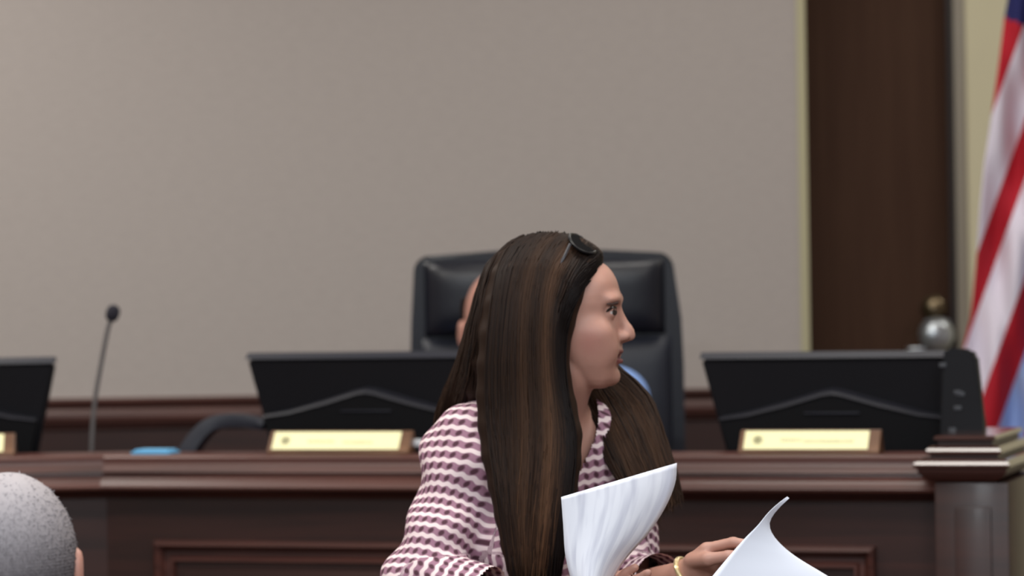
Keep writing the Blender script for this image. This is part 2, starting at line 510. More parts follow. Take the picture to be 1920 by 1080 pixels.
def paper_mat():
    m, nt, b = new_mat('printed_paper'); L = nt.links.new
    u = nt.nodes.new('ShaderNodeAttribute'); u.attribute_name = 'pu'
    v = nt.nodes.new('ShaderNodeAttribute'); v.attribute_name = 'pv'
    cb = nt.nodes.new('ShaderNodeCombineXYZ'); L(u.outputs['Fac'], cb.inputs[0]); L(v.outputs['Fac'], cb.inputs[1])
    mp = nt.nodes.new('ShaderNodeMapping'); mp.inputs['Scale'].default_value = (42, 5, 1); L(cb.outputs[0], mp.inputs[0])
    n = nt.nodes.new('ShaderNodeTexNoise'); n.inputs['Scale'].default_value = 1.0; n.inputs['Detail'].default_value = 2
    L(mp.outputs[0], n.inputs['Vector'])
    r = nt.nodes.new('ShaderNodeValToRGB')
    r.color_ramp.elements[0].position = 0.46; r.color_ramp.elements[1].position = 0.62
    r.color_ramp.elements[0].color = srgb(243, 245, 255); r.color_ramp.elements[1].color = srgb(216, 218, 232)
    L(n.outputs[0], r.inputs[0]); L(r.outputs[0], b.inputs['Base Color'])
    b.inputs['Roughness'].default_value = 0.7
    return m
M['paper_print'] = paper_mat()
M['paper_plain'] = plain('paper_plain', srgb(238, 242, 255), 0.7)

# ------------------------------------------------------------------ room
DAIS = 0.30
YW = 8.2                                   # back wall face
xc = CPOS.x + ray(1512, 330).x * YW         # its right-hand end
def struct(o): return tag(o, kind='structure')
struct(box('floor', (-4.2, -2.5, -0.1), (4.2, 9.6, 0.0), M['carpet'], bevel=0))
struct(box('ceiling', (-4.2, -2.5, 3.3), (4.2, 9.6, 3.4), M['ceiling'], bevel=0))
struct(box('wall_left', (-4.3, -2.5, 0), (-4.2, 9.6, 3.3), M['wallcover'], bevel=0))
struct(box('wall_right', (4.2, -2.5, 0), (4.3, 9.6, 3.3), M['wallcover'], bevel=0))
struct(box('wall_back', (-4.2, YW, 0), (xc, YW + 0.12, 3.3), M['wallcover'], bevel=0))
YD = 8.62
xd = ray(1788, 330).x * YD
bm = bmesh.new()
add_box(bm, (xd + 0.035, YD, 0), (4.2, YD + 0.12, 3.3))
add_box(bm, (-0.2, YD, DAIS + 2.14), (xd + 0.035, YD + 0.12, 3.3))
add_box(bm, (-4.2, YD, 0), (xd - 0.97, YD + 0.12, 3.3))
struct(bm_obj('wall_rear', bm, M['cream_paint']))
struct(box('trim_1', (xc - 0.020, YW - 0.004, 0), (xc + 0.003, YW + 0.125, 3.3), M['corner_cream'], bevel=0.002))
# raised dais floor
pl = struct(box('floor_dais', (-4.15, 6.75, 0.0), (4.15, 8.15, DAIS), M['carpet'], bevel=0))
struct(box('floor_rear', (xd - 1.2, YW + 0.13, 0.0), (4.15, YD, DAIS), M['carpet'], bevel=0))
# wainscot on the back wall: cap rail and panel
zr = lambda py: CH - (py - 540) * YW / F
capprof = [(0, zr(734)), (-0.030, zr(734)), (-0.036, zr(738)), (-0.034, zr(744)), (-0.024, zr(748)), (-0.022, zr(752)), (-0.032, zr(762)),
           (-0.034, zr(768)), (-0.030, zr(778)), (-0.016, zr(782)), (-0.014, zr(790)), (0, zr(794))]
bm = prism_bm(capprof, -4.19, xc - 0.05)
struct(bm_obj('trim_2', bm, M['rail_wood'], smooth=True, M=Matrix.Translation((0, YW, 0))))
struct(box('trim_3', (-4.19, YW - 0.012, DAIS + 0.001), (xc - 0.05, YW - 0.0005, zr(794)), M['mahogany'], bevel=0))
# door in the rear wall, seen past the end of the back wall
dr = struct(box('door_1', (xd - 0.92, YD + 0.03, DAIS + 0.005), (xd, YD + 0.075, DAIS + 2.10), M['door_wood'], bevel=0.003))
bm = bmesh.new()
add_box(bm, (xd + 0.004, YD - 0.012, DAIS), (xd + 0.035, YD + 0.1, DAIS + 2.14), 0.002)
add_box(bm, (xd - 0.96, YD - 0.012, DAIS), (xd - 0.925, YD + 0.1, DAIS + 2.14), 0.002)
add_box(bm, (xd - 0.925, YD - 0.012, DAIS + 2.105), (xd + 0.004, YD + 0.1, DAIS + 2.14), 0.002)
struct(bm_obj('trim_4', bm, M['frame_grey'], smooth=True))
bm = bmesh.new()
add_box(bm, (xd - 0.012, YD + 0.012, DAIS + 0.01), (xd + 0.0035, YD + 0.029, DAIS + 2.10), 0.001)
bm_obj('door_edge', bm, M['dark_frame'], dr)
# door furniture: big round pale knob with its rose, a thumb turn above, a pull below
RX = Matrix.Rotation(math.radians(90), 4, 'X')       # lathe axis z -> -y
c = P(1757, 627, YD + 0.03)
lathe('door_rose', [(0, 0.0), (0.047, 0.0), (0.050, 0.004), (0.048, 0.009), (0.030, 0.012), (0, 0.012)], M['steel'], dr, M=Matrix.Translation(c) @ RX)
lathe('door_knob', [(0, 0.012), (0.016, 0.012), (0.016, 0.034), (0.030, 0.040), (0.044, 0.054), (0.047, 0.068), (0.042, 0.082), (0.028, 0.092), (0, 0.095)],
      M['steel'], dr, M=Matrix.Translation(c + Vector((-0.010, 0, 0))) @ RX)
c2 = P(1751, 578, YD + 0.03)
lathe('thumb_turn', [(0, 0.0), (0.032, 0.0), (0.034, 0.006), (0.024, 0.014), (0.018, 0.02), (0.024, 0.03), (0.026, 0.038), (0.014, 0.046), (0, 0.047)],
      M['old_brass'], dr, M=Matrix.Translation(c2) @ RX)
a, b_ = P(1702, 655, YD - 0.02), P(1772, 651, YD - 0.02)
bm = bmesh.new(); add_box(bm, (a.x, YD - 0.03, a.z - 0.006), (b_.x, YD + 0.03, a.z + 0.006), 0.005, 3)
bm_obj('door_pull', bm, M['steel'], dr, smooth=True)

# ------------------------------------------------------------------ dais desk
YAW = math.radians(-17)
DO = P(960, 853, 6.3); ZL = DO.z
DM = frame((DO.x, DO.y, 0), YAW)             # desk frame: x along the ledge, y into the dais
def dpt(px, py, y=0.0): return on_plane(px, py, DM, y)
sL, sR = dpt(196, 855).x, dpt(1711, 858, -0.11).x + 0.0335
zz = lambda py: CH - (py - 540) * 6.3 / F
prof = [(0.13, ZL), (0.0, ZL), (-0.006, ZL - 0.002), (-0.009, ZL - 0.006), (-0.008, ZL - 0.013), (-0.010, ZL - 0.019), (-0.014, ZL - 0.025), (-0.019, ZL - 0.031),
        (-0.020, ZL - 0.034), (-0.014, ZL - 0.037), (-0.015, ZL - 0.041), (-0.022, ZL - 0.046), (-0.034, ZL - 0.053), (-0.040, ZL - 0.058), (-0.043, ZL - 0.063),
        (-0.041, ZL - 0.068), (-0.030, ZL - 0.071), (-0.012, ZL - 0.077), (0.004, ZL - 0.084), (0.012, ZL - 0.090), (0.13, ZL - 0.090)]
T10 = math.tan(math.radians(10))
def frame_piece(name, a, b, parent, inward, width=0.030, mat=None):
    """one mitred side of a panel moulding; a->b are (x, z) points, inward the (x, z) direction to the panel"""
    a = Vector(a); b = Vector(b); t = (b - a).normalized(); n = Vector(inward)
    pr = [(0.0, 0.0), (0.002, -0.012), (0.007, -0.016), (0.011, -0.011), (0.016, -0.003), (0.022, -0.003), (0.025, -0.008), (0.029, -0.008), (0.031, 0.0)]
    pr = [(q0 * 1.45, q1 * 1.5) for q0, q1 in pr]
    bm = bmesh.new(); A = []; B = []
    for wd, y in pr:
        p = a + t * wd + n * wd; q = b - t * wd + n * wd
        A.append(bm.verts.new((p.x, y + 0.0095, p.y))); B.append(bm.verts.new((q.x, y + 0.0095, q.y)))
    k = len(pr)
    for i in range(k): bm.faces.new((A[i], A[(i + 1) % k], B[(i + 1) % k], B[i]))
    bm.faces.new(A[::-1]); bm.faces.new(B)
    return bm_obj(name, bm, mat or M['mahogany_cap'], parent)

desk = root('council_desk', 'long dark mahogany dais desk with moulded ledge and framed front panel', 'desk', DM)
bm_obj('ledge', prism_bm(prof, sL, sR, mitre0=T10 * -1, mitre1=0), M['mahogany_cap'], desk, smooth=True)
bm = prism_bm([(0.010, 0.0), (0.010, ZL - 0.088), (0.040, ZL - 0.088), (0.040, 0.0)], sL, sR, mitre0=-T10)
bm_obj('front_panel', bm, M['mahogany'], desk)
fl, fr = dpt(286, 1012, -0.005), dpt(1641, 1025, -0.005)
zt = 0.5 * (fl.z + fr.z); zb = 0.28
for (a_, b2, nn) in (((fl.x, zt), (fr.x, zt), (0, -1)), ((fl.x, zb), (fr.x, zb), (0, 1)), ((fl.x, zb), (fl.x, zt), (1, 0)), ((fr.x, zb), (fr.x, zt), (-1, 0))):
    frame_piece('frame_moulding', a_, b2, desk, nn)
box('raised_field', (fl.x + 0.06, 0.004, zb + 0.06), (fr.x - 0.06, 0.0095, zt - 0.06), M['mahogany'], desk, bevel=0.003)
box('plinth', (sL + 0.02, -0.004, 0.0), (sR, 0.0095, 0.12), M['mahogany_cap'], desk, bevel=0.003)
ZT = 1.05
box('worktop', (sL - 0.02, 0.041, ZT - 0.03), (sR, 0.62, ZT), M['mahogany_cap'], desk, bevel=0.003)
box('ledge_back', (sL, 0.105, ZT + 0.0005), (sR, 0.128, ZL - 0.091), M['mahogany'], desk, bevel=0)
for x in (sL + 0.03, sR - 0.03):
    box('end_support', (x - 0.02, 0.06, DAIS + 0.002), (x + 0.02, 0.60, ZT - 0.031), M['mahogany'], desk, bevel=0.002)

# left run of the desk, turned 20 degrees against the middle run
LM = frame(DM @ Vector((sL, 0, 0)), YAW + math.radians(20))
desk2 = root('council_desk', 'turned end run of the mahogany dais desk behind the grey haired man', 'desk', LM)
bm_obj('ledge', prism_bm(prof, -1.5, 0.0, mitre1=T10), M['mahogany_cap'], desk2, smooth=True)
bm_obj('front_panel', prism_bm([(0.010, 0.0), (0.010, ZL - 0.088), (0.040, ZL - 0.088), (0.040, 0.0)], -1.5, 0.0, mitre1=T10), M['mahogany'], desk2)
for (a_, b2, nn) in (((-1.4, zt), (-0.20, zt), (0, -1)), ((-1.4, zb), (-0.20, zb), (0, 1)), ((-1.4, zb), (-1.4, zt), (1, 0)), ((-0.20, zb), (-0.20, zt), (-1, 0))):
    frame_piece('frame_moulding', a_, b2, desk2, nn)
box('plinth', (-1.5, -0.004, 0.0), (-0.005, 0.0095, 0.12), M['mahogany_cap'], desk2, bevel=0.003)
box('worktop', (-1.5, 0.041, ZT - 0.03), (-0.03, 0.50, ZT), M['mahogany_cap'], desk2, bevel=0.003)
box('ledge_back', (-1.5, 0.105, ZT + 0.0005), (-0.01, 0.128, ZL - 0.091), M['mahogany'], desk2, bevel=0)
box('end_support', (-1.46, 0.06, DAIS + 0.002), (-1.42, 0.48, ZT - 0.031), M['mahogany'], desk2, bevel=0.002)

# end post with stepped cap
yp = -0.11
pA, pB = dpt(1711, 858, yp), dpt(1893, 858, yp)
PW = pB.x - pA.x; zc3 = pA.z
PM = DM @ Matrix.Translation((pA.x, yp, 0))
post = root('desk_post', 'square mahogany post with stepped glossy cap below the flag', 'post', PM)
bm = bmesh.new()
zP = dpt(1800, 817, yp + 0.04).z
def ring_loft(name, prof_, mat):
    bm = bmesh.new(); rings = []
    for ins, z in prof_:
        rings.append([bm.verts.new(q_) for q_ in ((ins, ins, z), (PW - ins * 0.9, ins, z), (PW - ins * 0.9, 0.42 - ins, z), (ins, 0.42 - ins, z))])
    for r0, r1 in zip(rings, rings[1:]):
        for k in range(4): bm.faces.new((r0[k], r0[(k + 1) % 4], r1[(k + 1) % 4], r1[k]))
    bm.faces.new(rings[0]); bm.faces.new(rings[-1])
    return bm_obj(name, bm, mat, post)
def bead(b0, top, hgt, name):
    ring_loft(name, [(b0 + 0.003, top - hgt), (b0 + 0.0006, top - hgt + 0.002), (b0, top - hgt + 0.004), (b0 + 0.0010, top - hgt + 0.0065), (b0 + 0.0038, top - hgt + 0.0112),
                     (b0 + 0.0064, top - 0.0016 if hgt > 0.0155 else top - 0.0012), (b0 + 0.0110, top)], M['cap_gloss'])
ring_loft('cap_top', [(0.036, zP - 0.009), (0.034, zP - 0.007), (0.034, zP - 0.003), (0.0375, zP)], M['cap_gloss'])
ring_loft('cap_neck', [(0.041, zP - 0.018), (0.041, zP - 0.0092)], M['mahogany'])
bead(0.020, zP - 0.0185, 0.0155, 'cap_bead')
ring_loft('cap_fillet', [(0.028, zP - 0.041), (0.028, zP - 0.0345)], M['mahogany'])
bead(0.0, zP - 0.0415, 0.0165, 'cap_bead')
# cove below the lowest bead
bm = bmesh.new(); rings = []
for i, (ins, z) in enumerate(((0.006, zP - 0.0582), (0.008, zP - 0.066), (0.014, zP - 0.074), (0.024, zP - 0.081), (0.036, zP - 0.086))):
    rings.append([bm.verts.new(q) for q in ((ins, ins, z), (PW - ins, ins, z), (PW - ins, 0.42 - ins, z), (ins, 0.42 - ins, z))])
for r0, r1 in zip(rings, rings[1:]):
    for k in range(4): bm.faces.new((r0[k], r0[(k + 1) % 4], r1[(k + 1) % 4], r1[k]))
bm.faces.new(rings[0]); bm.faces.new(rings[-1])
bm_obj('cap_cove', bm, M['mahogany_cap'], post)
box('shaft', (0.034, 0.034, 0.0), (PW - 0.008, 0.40, zP - 0.0862), M['mahogany'], post, bevel=0.003)
box('post_panel', (0.072, 0.028, 0.30), (PW - 0.040, 0.0338, dpt(1820, 950, yp + 0.03).z), M['mahogany'], post, bevel=0.003)

# ------------------------------------------------------------------ monitors
def make_monitor(label, px_peak, yloc, py_top, MM=DM, right=None):
    q = on_plane(px_peak, py_top, MM, yloc)
    if right is not None: q.x = on_plane(right, py_top, MM, yloc).x - 0.264
    ht = q.z - ZT                                        # top above the worktop
    base = MM @ Vector((q.x, yloc + 0.06, ZT))
    RM = Matrix.Translation(base) @ Matrix.Rotation(MM.to_euler().z, 4, 'Z')
    r = root('monitor', label, 'monitor', RM, 'monitors along the desk')
    yt = -0.06                                           # the top leans out over the audience side
    def tl(z): return yt * z / ht                        # lean of the back face
    wt, wb = 0.264, 0.196
    zb_ = 0.06
    bm = bmesh.new()
    f = []; bk = []
    for (x, z) in ((-wb, zb_), (wb, zb_), (wt, ht - 0.013), (-wt, ht - 0.013)):
        f.append(bm.verts.new((x, tl(z), z))); bk.append(bm.verts.new((x * 1.01, tl(z) + 0.032, z)))
    for i in range(4): bm.faces.new((f[i], f[(i + 1) % 4], bk[(i + 1) % 4], bk[i]))
    bm.faces.new(f[::-1]); bm.faces.new(bk)
    es = [e for e in bm.edges]
    bmesh.ops.bevel(bm, geom=es, offset=0.005, segments=2, affect='EDGES')
    bm_obj('back_housing', bm, M['black_plastic'], r, smooth=True)
    # sloped top bezel
    bm = prism_bm([(tl(ht) - 0.004, ht - 0.0128), (tl(ht) + 0.012, ht), (tl(ht) + 0.030, ht), (tl(ht) + 0.034, ht - 0.0128)], -wt - 0.002, wt + 0.002)
    bm_obj('top_bezel', bm, M['bezel_grey'], r)
    # screen on the members' side
    bm = plate_bm([(-wb + 0.01, zb_ + 0.012), (wb - 0.01, zb_ + 0.012), (wt - 0.02, ht - 0.03), (-wt + 0.02, ht - 0.03)], 0.0, 0.002)
    for v in bm.verts: v.co.y += tl(v.co.z) + 0.0325
    bm_obj('screen', bm, M['lens'], r)
    # raised lower cover whose top edge is a shallow chevron
    zk = ht - 0.082; ze = ht - 0.127
    pts = [(-0.226, ze - 0.004), (-0.17, ze + 0.003), (-0.09, ze + 0.022), (-0.02, zk - 0.003), (0.0, zk), (0.02, zk - 0.003), (0.09, ze + 0.022), (0.17, ze + 0.003), (0.226, ze - 0.004)]
    low = [(0.18, 0.055), (-0.18, 0.055)]
    bm = plate_bm(pts + low, -0.030, -0.001)
    for v in bm.verts: v.co.y += tl(v.co.z)
    bm_obj('lower_cover', bm, M['black_matte'], r)
    # lighter ridge along the chevron
    bm = bmesh.new(); rw = []
    for (x, z) in pts:
        tpr = max(0.25, 1 - (abs(x) / 0.24) ** 3)
        h1 = 0.009 * tpr
        rw.append([bm.verts.new((x, tl(z) - 0.0335, z - 0.002)), bm.verts.new((x, tl(z) - 0.030, z + 0.001 + h1 * 0.35)), bm.verts.new((x, tl(z) - 0.0005, z + 0.002 + h1)), bm.verts.new((x, tl(z) - 0.0005, z - 0.002))])
    for a0, a1 in zip(rw, rw[1:]):
        for k in range(4): bm.faces.new((a0[k], a0[(k + 1) % 4], a1[(k + 1) % 4], a1[k]))
    bm.faces.new(rw[0]); bm.faces.new(rw[-1][::-1])
    bm_obj('ridge', bm, M['ridge_grey'], r)
    zs = ht - 0.120
    box('vent_slot', (-0.055, tl(zs) - 0.0335, zs - 0.0015), (0.055, tl(zs) - 0.0300, zs + 0.0015), M['bezel_grey'], r, bevel=0.0005)
    box('stand_neck', (-0.05, -0.02, 0.012), (0.05, 0.02, 0.075), M['black_plastic'], r, bevel=0.004)
    bm = bmesh.new(); add_box(bm, (-0.12, -0.055, 0.0), (0.12, 0.11, 0.012), 0.004)
    bm_obj('stand_base', bm, M['black_plastic'], r, smooth=True)
    return r
make_monitor('middle black monitor with chevron back, half behind the woman', 688, 0.20, 660)
make_monitor('black monitor with chevron back in front of the brown door', 1560, 0.20, 659)
# the left one stands on the turned run
make_monitor('black monitor at the desk end above the grey haired man', 0, 0.20, 671, MM=LM, right=101)

# ------------------------------------------------------------------ name plates
def nameplate(label, px0, px1, MM, marks, yl=0.030):
    a = on_plane(px0, 850, MM, yl); b = on_plane(px1, 850, MM, yl)
    Wd = b.x - a.x
    RM = MM @ Matrix.Translation((a.x, yl, ZL + 0.0004))
    r = root('nameplate', label, 'nameplate', RM, 'nameplates on the desk ledge')
    H = 0.0445
    side = [(0.0, 0.0), (0.0, 0.006), (0.028, H), (0.036, H), (0.062, 0.0)]
    bm = prism_bm(side, 0.0, Wd)
    bmesh.ops.bevel(bm, geom=list(bm.edges), offset=0.0012, segments=1, affect='EDGES')
    bm_obj('wood_block', bm, M['name_wood'], r)
    # brass plate lying on the sloping face
    d = Vector((0, 0.028, H - 0.006)).normalized(); n = Vector((0, -d.z, d.y)); o0 = Vector((0, 0.0, 0.006))
    L = math.hypot(0.028, H - 0.006)
    def slope(x, t, h): return o0 + Vector((x, 0, 0)) + d * t + n * h
    def tile(bm, x0, x1, t0, t1, h0, h1):
        vs = [bm.verts.new(slope(x, t, h)) for h in (h0, h1) for (x, t) in ((x0, t0), (x1, t0), (x1, t1), (x0, t1))]
        for f in ((0, 3, 2, 1), (4, 5, 6, 7), (0, 1, 5, 4), (1, 2, 6, 5), (2, 3, 7, 6), (3, 0, 4, 7)): bm.faces.new([vs[i] for i in f])
    bm = bmesh.new(); tile(bm, 0.010, Wd - 0.022, 0.003, L - 0.003, 0.0002, 0.0014); pl_ = bm_obj('brass_plate', bm, M['brass'], r)
    # seal: a ring and a disc
    bm = bmesh.new()
    for (r0, r1, h) in ((0.0, 0.0065, 0.0019), (0.0078, 0.0098, 0.0019)):
        K = 20
        for k in range(K):
            a0, a1 = 2 * math.pi * k / K, 2 * math.pi * (k + 1) / K
            q = [slope(0.036 + rr * math.cos(an), L / 2 + rr * math.sin(an), h) for rr, an in ((r0, a0), (r1, a0), (r1, a1), (r0, a1))]
            try: bm.faces.new([bm.verts.new(v) for v in (q if r0 > 0 else q[1:] if False else [q[0], q[1], q[2]])])
            except ValueError: pass
    bm_obj('seal', bm, M['seal'], pl_)
    # faint engraved lettering, too blurred to read: separate small strokes
    bm = bmesh.new(); rr = random.Random(marks[0])
    for (x0, x1, t) in marks[1]:
        x = x0
        while x < x1:
            wd = rr.uniform(0.003, 0.005); hh = rr.uniform(0.0022, 0.0036)
            tile(bm, x, min(x + wd, x1), t - hh, t - hh + 0.0010, 0.0014, 0.0018)
            tile(bm, x, x + 0.0010, t - hh, t + hh, 0.0014, 0.0018)
            tile(bm, x + wd * 0.6, x + wd * 0.6 + 0.0008, t - hh, t + hh * 0.4, 0.0014, 0.0018)
            x += wd + 0.0016
    bm_obj('lettering', bm, M['engraving_dark' if marks[0] == 5 else 'engraving'], pl_)
    return r
nameplate('brass nameplate on wood block before the middle monitor, lettering faint orange', 500, 766, DM, (3, ((0.085, 0.140, L_ := 0.022), (0.160, 0.222, 0.020))))
nameplate('brass nameplate on wood block before the monitor by the door, dark lettering', 1384, 1648, DM, (5, ((0.082, 0.120, 0.024), (0.126, 0.222, 0.021))))
nameplate('brass nameplate before the end monitor, above the grey haired man', 26 - 262, 26, LM, (9, ((0.085, 0.14, 0.022), (0.16, 0.21, 0.02))))

# ------------------------------------------------------------------ small things on the desk
# gooseneck microphone
mb = DM @ on_plane(170, 850, DM, 0.22); mb.z = ZT
mq = (LM.inverted() @ mb)
mb = LM @ Vector((mq.x, 0.24, ZT))
d_m = mb.y
mic = root('gooseneck_microphone', 'slim grey gooseneck microphone with dark foam head beside the middle monitor', 'microphone', frame(mb))
loc = lambda px, py: P(px, py, d_m) - mb
lathe('mic_base', [(0, 0), (0.055, 0), (0.058, 0.006), (0.05, 0.016), (0.02, 0.022), (0.010, 0.03), (0, 0.03)], M['black_plastic'], mic)
stem = catmull([(0, 0, 0.02), loc(171, 860), loc(177, 760), loc(190, 680), loc(202, 618), loc(208, 600)], 26)
tube('mic_stem', stem, 0.0050, M['mic_metal'], mic)
h0, h1 = loc(207, 602), loc(216, 572)
ax = (h1 - h0)
hp = [h0 + ax * t for t in (0.0, 0.08, 0.3, 0.6, 0.85, 1.0)]
tube('mic_head', hp, [0.006, 0.011, 0.0145, 0.015, 0.012, 0.004], M['mic_foam'], mic, sides=14)
# flat curved arm into the back of the middle monitor
A0 = DM @ on_plane(352, 850, DM, 0.15)
am = root('cable_arm', 'dark grey curved arm arching from ledge to middle monitor', 'arm', frame((A0.x, A0.y, A0.z)))
pts = []
for (px, py, yl) in ((335, 880, 0.15), (352, 850, 0.155), (374, 818, 0.165), (398, 796, 0.175), (428, 788, 0.19), (470, 790, 0.21), (500, 796, 0.215)):
    pts.append((DM @ on_plane(px, py, DM, yl)) - A0)
cv = catmull(pts, 24)
bm = bmesh.new(); prev = None
for i, p in enumerate(cv):
    t = Vector(cv[min(i + 1, 23)] - cv[max(i - 1, 0)]).normalized(); sd = Vector((0.29, 0.95, 0)); n = t.cross(sd).normalized()
    wv = 0.018 - 0.007 * i / 23
    p = Vector(p)
    ring = [bm.verts.new(p + sd * a0 + n * b0) for a0, b0 in ((-0.02, -wv), (-0.024, 0), (-0.02, wv), (0.02, wv), (0.024, 0), (0.02, -wv))]
    if prev:
        for k in range(6): bm.faces.new((prev[k], prev[(k + 1) % 6], ring[(k + 1) % 6], ring[k]))
    else: bm.faces.new(ring[::-1])
    prev = ring
bm.faces.new(prev)
bm_obj('arm_sleeve', bm, M['bezel_grey'], am, smooth=True)
lathe('arm_foot', [(0, 0), (0.04, 0), (0.042, 0.008), (0.03, 0.02), (0.012, 0.03), (0, 0.03)], M['black_plastic'], am,
      M=Matrix.Translation((pts[0].x, pts[0].y, ZT - A0.z)))
tube('arm_post', [(pts[0].x, pts[0].y, ZT - A0.z + 0.02), (pts[0].x, pts[0].y, pts[0].z + 0.01)], 0.010, M['black_plastic'], am)
# light-blue flat case lying on the ledge
q = on_plane(286, 852, DM, 0.03)
bc = root('blue_case', 'small light blue flat case lying on the desk ledge', 'case', DM @ Matrix.Translation((q.x, 0.045, ZL)))
bm = bmesh.new(); add_box(bm, (-0.042, -0.03, 0.0), (0.042, 0.03, 0.0055), 0.002, 2); bm_obj('case_base', bm, M['cyan'], bc, smooth=True)
bm = bmesh.new(); add_box(bm, (-0.036, -0.026, 0.0056), (0.036, 0.026, 0.0095), 0.0018, 2); bm_obj('case_lid', bm, M['cyan'], bc, smooth=True)
# white pen lying on a small stand behind the nameplate's end
q = on_plane(768, 826, DM, 0.10)
pn = root('pen_tray', 'small grey white tray end beside the middle nameplate', 'tray', DM @ Matrix.Translation((q.x, 0.085, ZL)))
box('tray_foot', (0.0, -0.015, 0.0), (0.05, 0.015, 0.012), M['black_plastic'], pn, bevel=0.002)
bm = bmesh.new(); add_box(bm, (-0.01, -0.02, 0.0122), (0.055, 0.02, 0.026), 0.004, 3); bm_obj('tray_top', bm, M['offwhite'], pn, smooth=True)
# black desk device right of the right-hand monitor
q0, q1 = on_plane(1770, 812, DM, 0.16), on_plane(1846, 812, DM, 0.16)
qt = on_plane(1800, 655, DM, 0.16)
dv = root('desk_phone', 'black upright desk phone with small grey keys between monitor and flag', 'phone', DM @ Matrix.Translation((0.5 * (q0.x + q1.x), 0.152, ZT)))
hw = 0.5 * (q1.x - q0.x); hz = qt.z - ZT
bm = plate_bm([(-hw - 0.004, 0.0), (hw + 0.010, 0.0), (hw + 0.002, hz * 0.62), (hw - 0.010, hz - 0.012), (hw - 0.022, hz), (-hw + 0.012, hz + 0.004), (-hw + 0.002, hz - 0.012), (-hw - 0.004, hz * 0.5)], -0.018, 0.020)
bmesh.ops.bevel(bm, geom=list(bm.edges), offset=0.006, segments=2, affect='EDGES')
bm_obj('phone_body', bm, M['black_plastic'], dv, smooth=True)
for (px, py) in ((1772, 684), (1800, 735), (1806, 738), (1800, 764), (1790, 805)):
    k = on_plane(px, py, DM, 0.16) ; kx = k.x - 0.5 * (q0.x + q1.x); kz = k.z - ZT
    box('phone_key', (kx - 0.007, -0.0205, kz - 0.004), (kx + 0.007, -0.0182, kz + 0.004), M['grey_key'], dv, bevel=0.0008)
# black stand base hidden behind the post's left
# ------------------------------------------------------------------ executive chair
DC = 7.12
cc = P(1026, 700, DC)
chair = root('executive_chair', 'high backed black leather executive chair behind the woman', 'chair', frame((cc.x, cc.y, DAIS)))
zch = lambda py: CH - (py - 540) * DC / F - DAIS
ztop = zch(472)
def cushion(name, outline, y0, y1, mat, bev, parent, puff=0.0, sub=True):
    bm = plate_bm(outline, y0, y1)
    bmesh.ops.bevel(bm, geom=list(bm.edges), offset=bev, segments=4, affect='EDGES')
    return bm_obj(name, bm, mat, parent, smooth=True)
hwT, hwB = 0.277, 0.302
SEAT = 0.45
outl = [(-hwB + 0.03, 0.35), (hwB - 0.03, 0.35), (hwB, 0.55), (hwB, zch(690)), (hwB - 0.004, zch(600))]
def corner(sx, cx, cz, r, a0, a1):
    return [(cx + r * math.cos(math.radians(a0 + (a1 - a0) * k / 6)) * 1.0, cz + r * math.sin(math.radians(a0 + (a1 - a0) * k / 6))) for k in range(7)]
outl += corner(1, hwT - 0.030, ztop - 0.042, 0.036, 5, 82)
outl += [(0.1, ztop + 0.003), (-0.1, ztop + 0.003)]
outl += corner(-1, -hwT + 0.022, ztop - 0.042, 0.036, 98, 175)
outl += [(-hwB + 0.004, zch(600)), (-hwB, zch(690)), (-hwB, 0.55)]
cushion('backrest_shell', outl, 0.0, 0.075, M['leather'], 0.010, chair)
def pad(name, x0, x1, z0, z1, y, depth, mat):
    """puffed upholstery panel"""
    nx, nz = 26, 20; V = []; Fc = []
    for j in range(nz + 1):
        for i in range(nx + 1):
            u, v = i / nx * 2 - 1, j / nz * 2 - 1
            k = (max(0, 1 - abs(u) ** 5) ** 0.5) * (max(0, 1 - abs(v) ** 4) ** 0.5)
            V.append(((x0 + x1) / 2 + u * (x1 - x0) / 2, y - depth * k, (z0 + z1) / 2 + v * (z1 - z0) / 2))
    o = len(V)
    for j in range(nz + 1):
        for i in range(nx + 1):
            u, v = i / nx * 2 - 1, j / nz * 2 - 1
            V.append(((x0 + x1) / 2 + u * (x1 - x0) / 2, y + 0.02, (z0 + z1) / 2 + v * (z1 - z0) / 2))
    W = nx + 1
    for j in range(nz):
        for i in range(nx):
            a = j * W + i; Fc.append((a, a + 1, a + W + 1, a + W)); Fc.append((o + a, o + a + W, o + a + W + 1, o + a + 1))
    for i in range(nx):
        Fc.append((i, o + i, o + i + 1, i + 1)); a = nz * W + i; Fc.append((a, a + 1, o + a + 1, o + a))
    for j in range(nz):
        a = j * W; Fc.append((a, a + W, o + a + W, o + a)); a = j * W + nx; Fc.append((a, o + a, o + a + W, a + W))
    return mesh_obj(name, V, Fc, mat, chair)
pad('headrest_pad', -0.268, 0.262, zch(630), zch(488), -0.001, 0.045, M['leather'])
pad('back_pad', -0.275, 0.275, 0.50, zch(634), -0.001, 0.028, M['leather_low'])
cushion('seat', [(-0.27, SEAT - 0.1), (0.27, SEAT - 0.1), (0.28, SEAT - 0.03), (0.26, SEAT), (-0.26, SEAT), (-0.28, SEAT - 0.03)], -0.50, -0.01, M['leather'], 0.02, chair)
for s in (-1, 1):
    ar = tube('armrest', catmull([(s * 0.30, -0.02, 0.50), (s * 0.31, -0.02, 0.66), (s * 0.31, -0.10, 0.70), (s * 0.31, -0.34, 0.69), (s * 0.31, -0.40, 0.62), (s * 0.29, -0.36, SEAT - 0.05), (s * 0.26, -0.30, SEAT - 0.07)], 26), 0.024, M['leather'], chair)
lathe('gas_column', [(0, 0.10), (0.03, 0.10), (0.03, 0.22), (0.022, 0.22), (0.022, SEAT - 0.1), (0, SEAT - 0.1)], M['chrome'], chair, M=Matrix.Translation((0, -0.25, 0)))
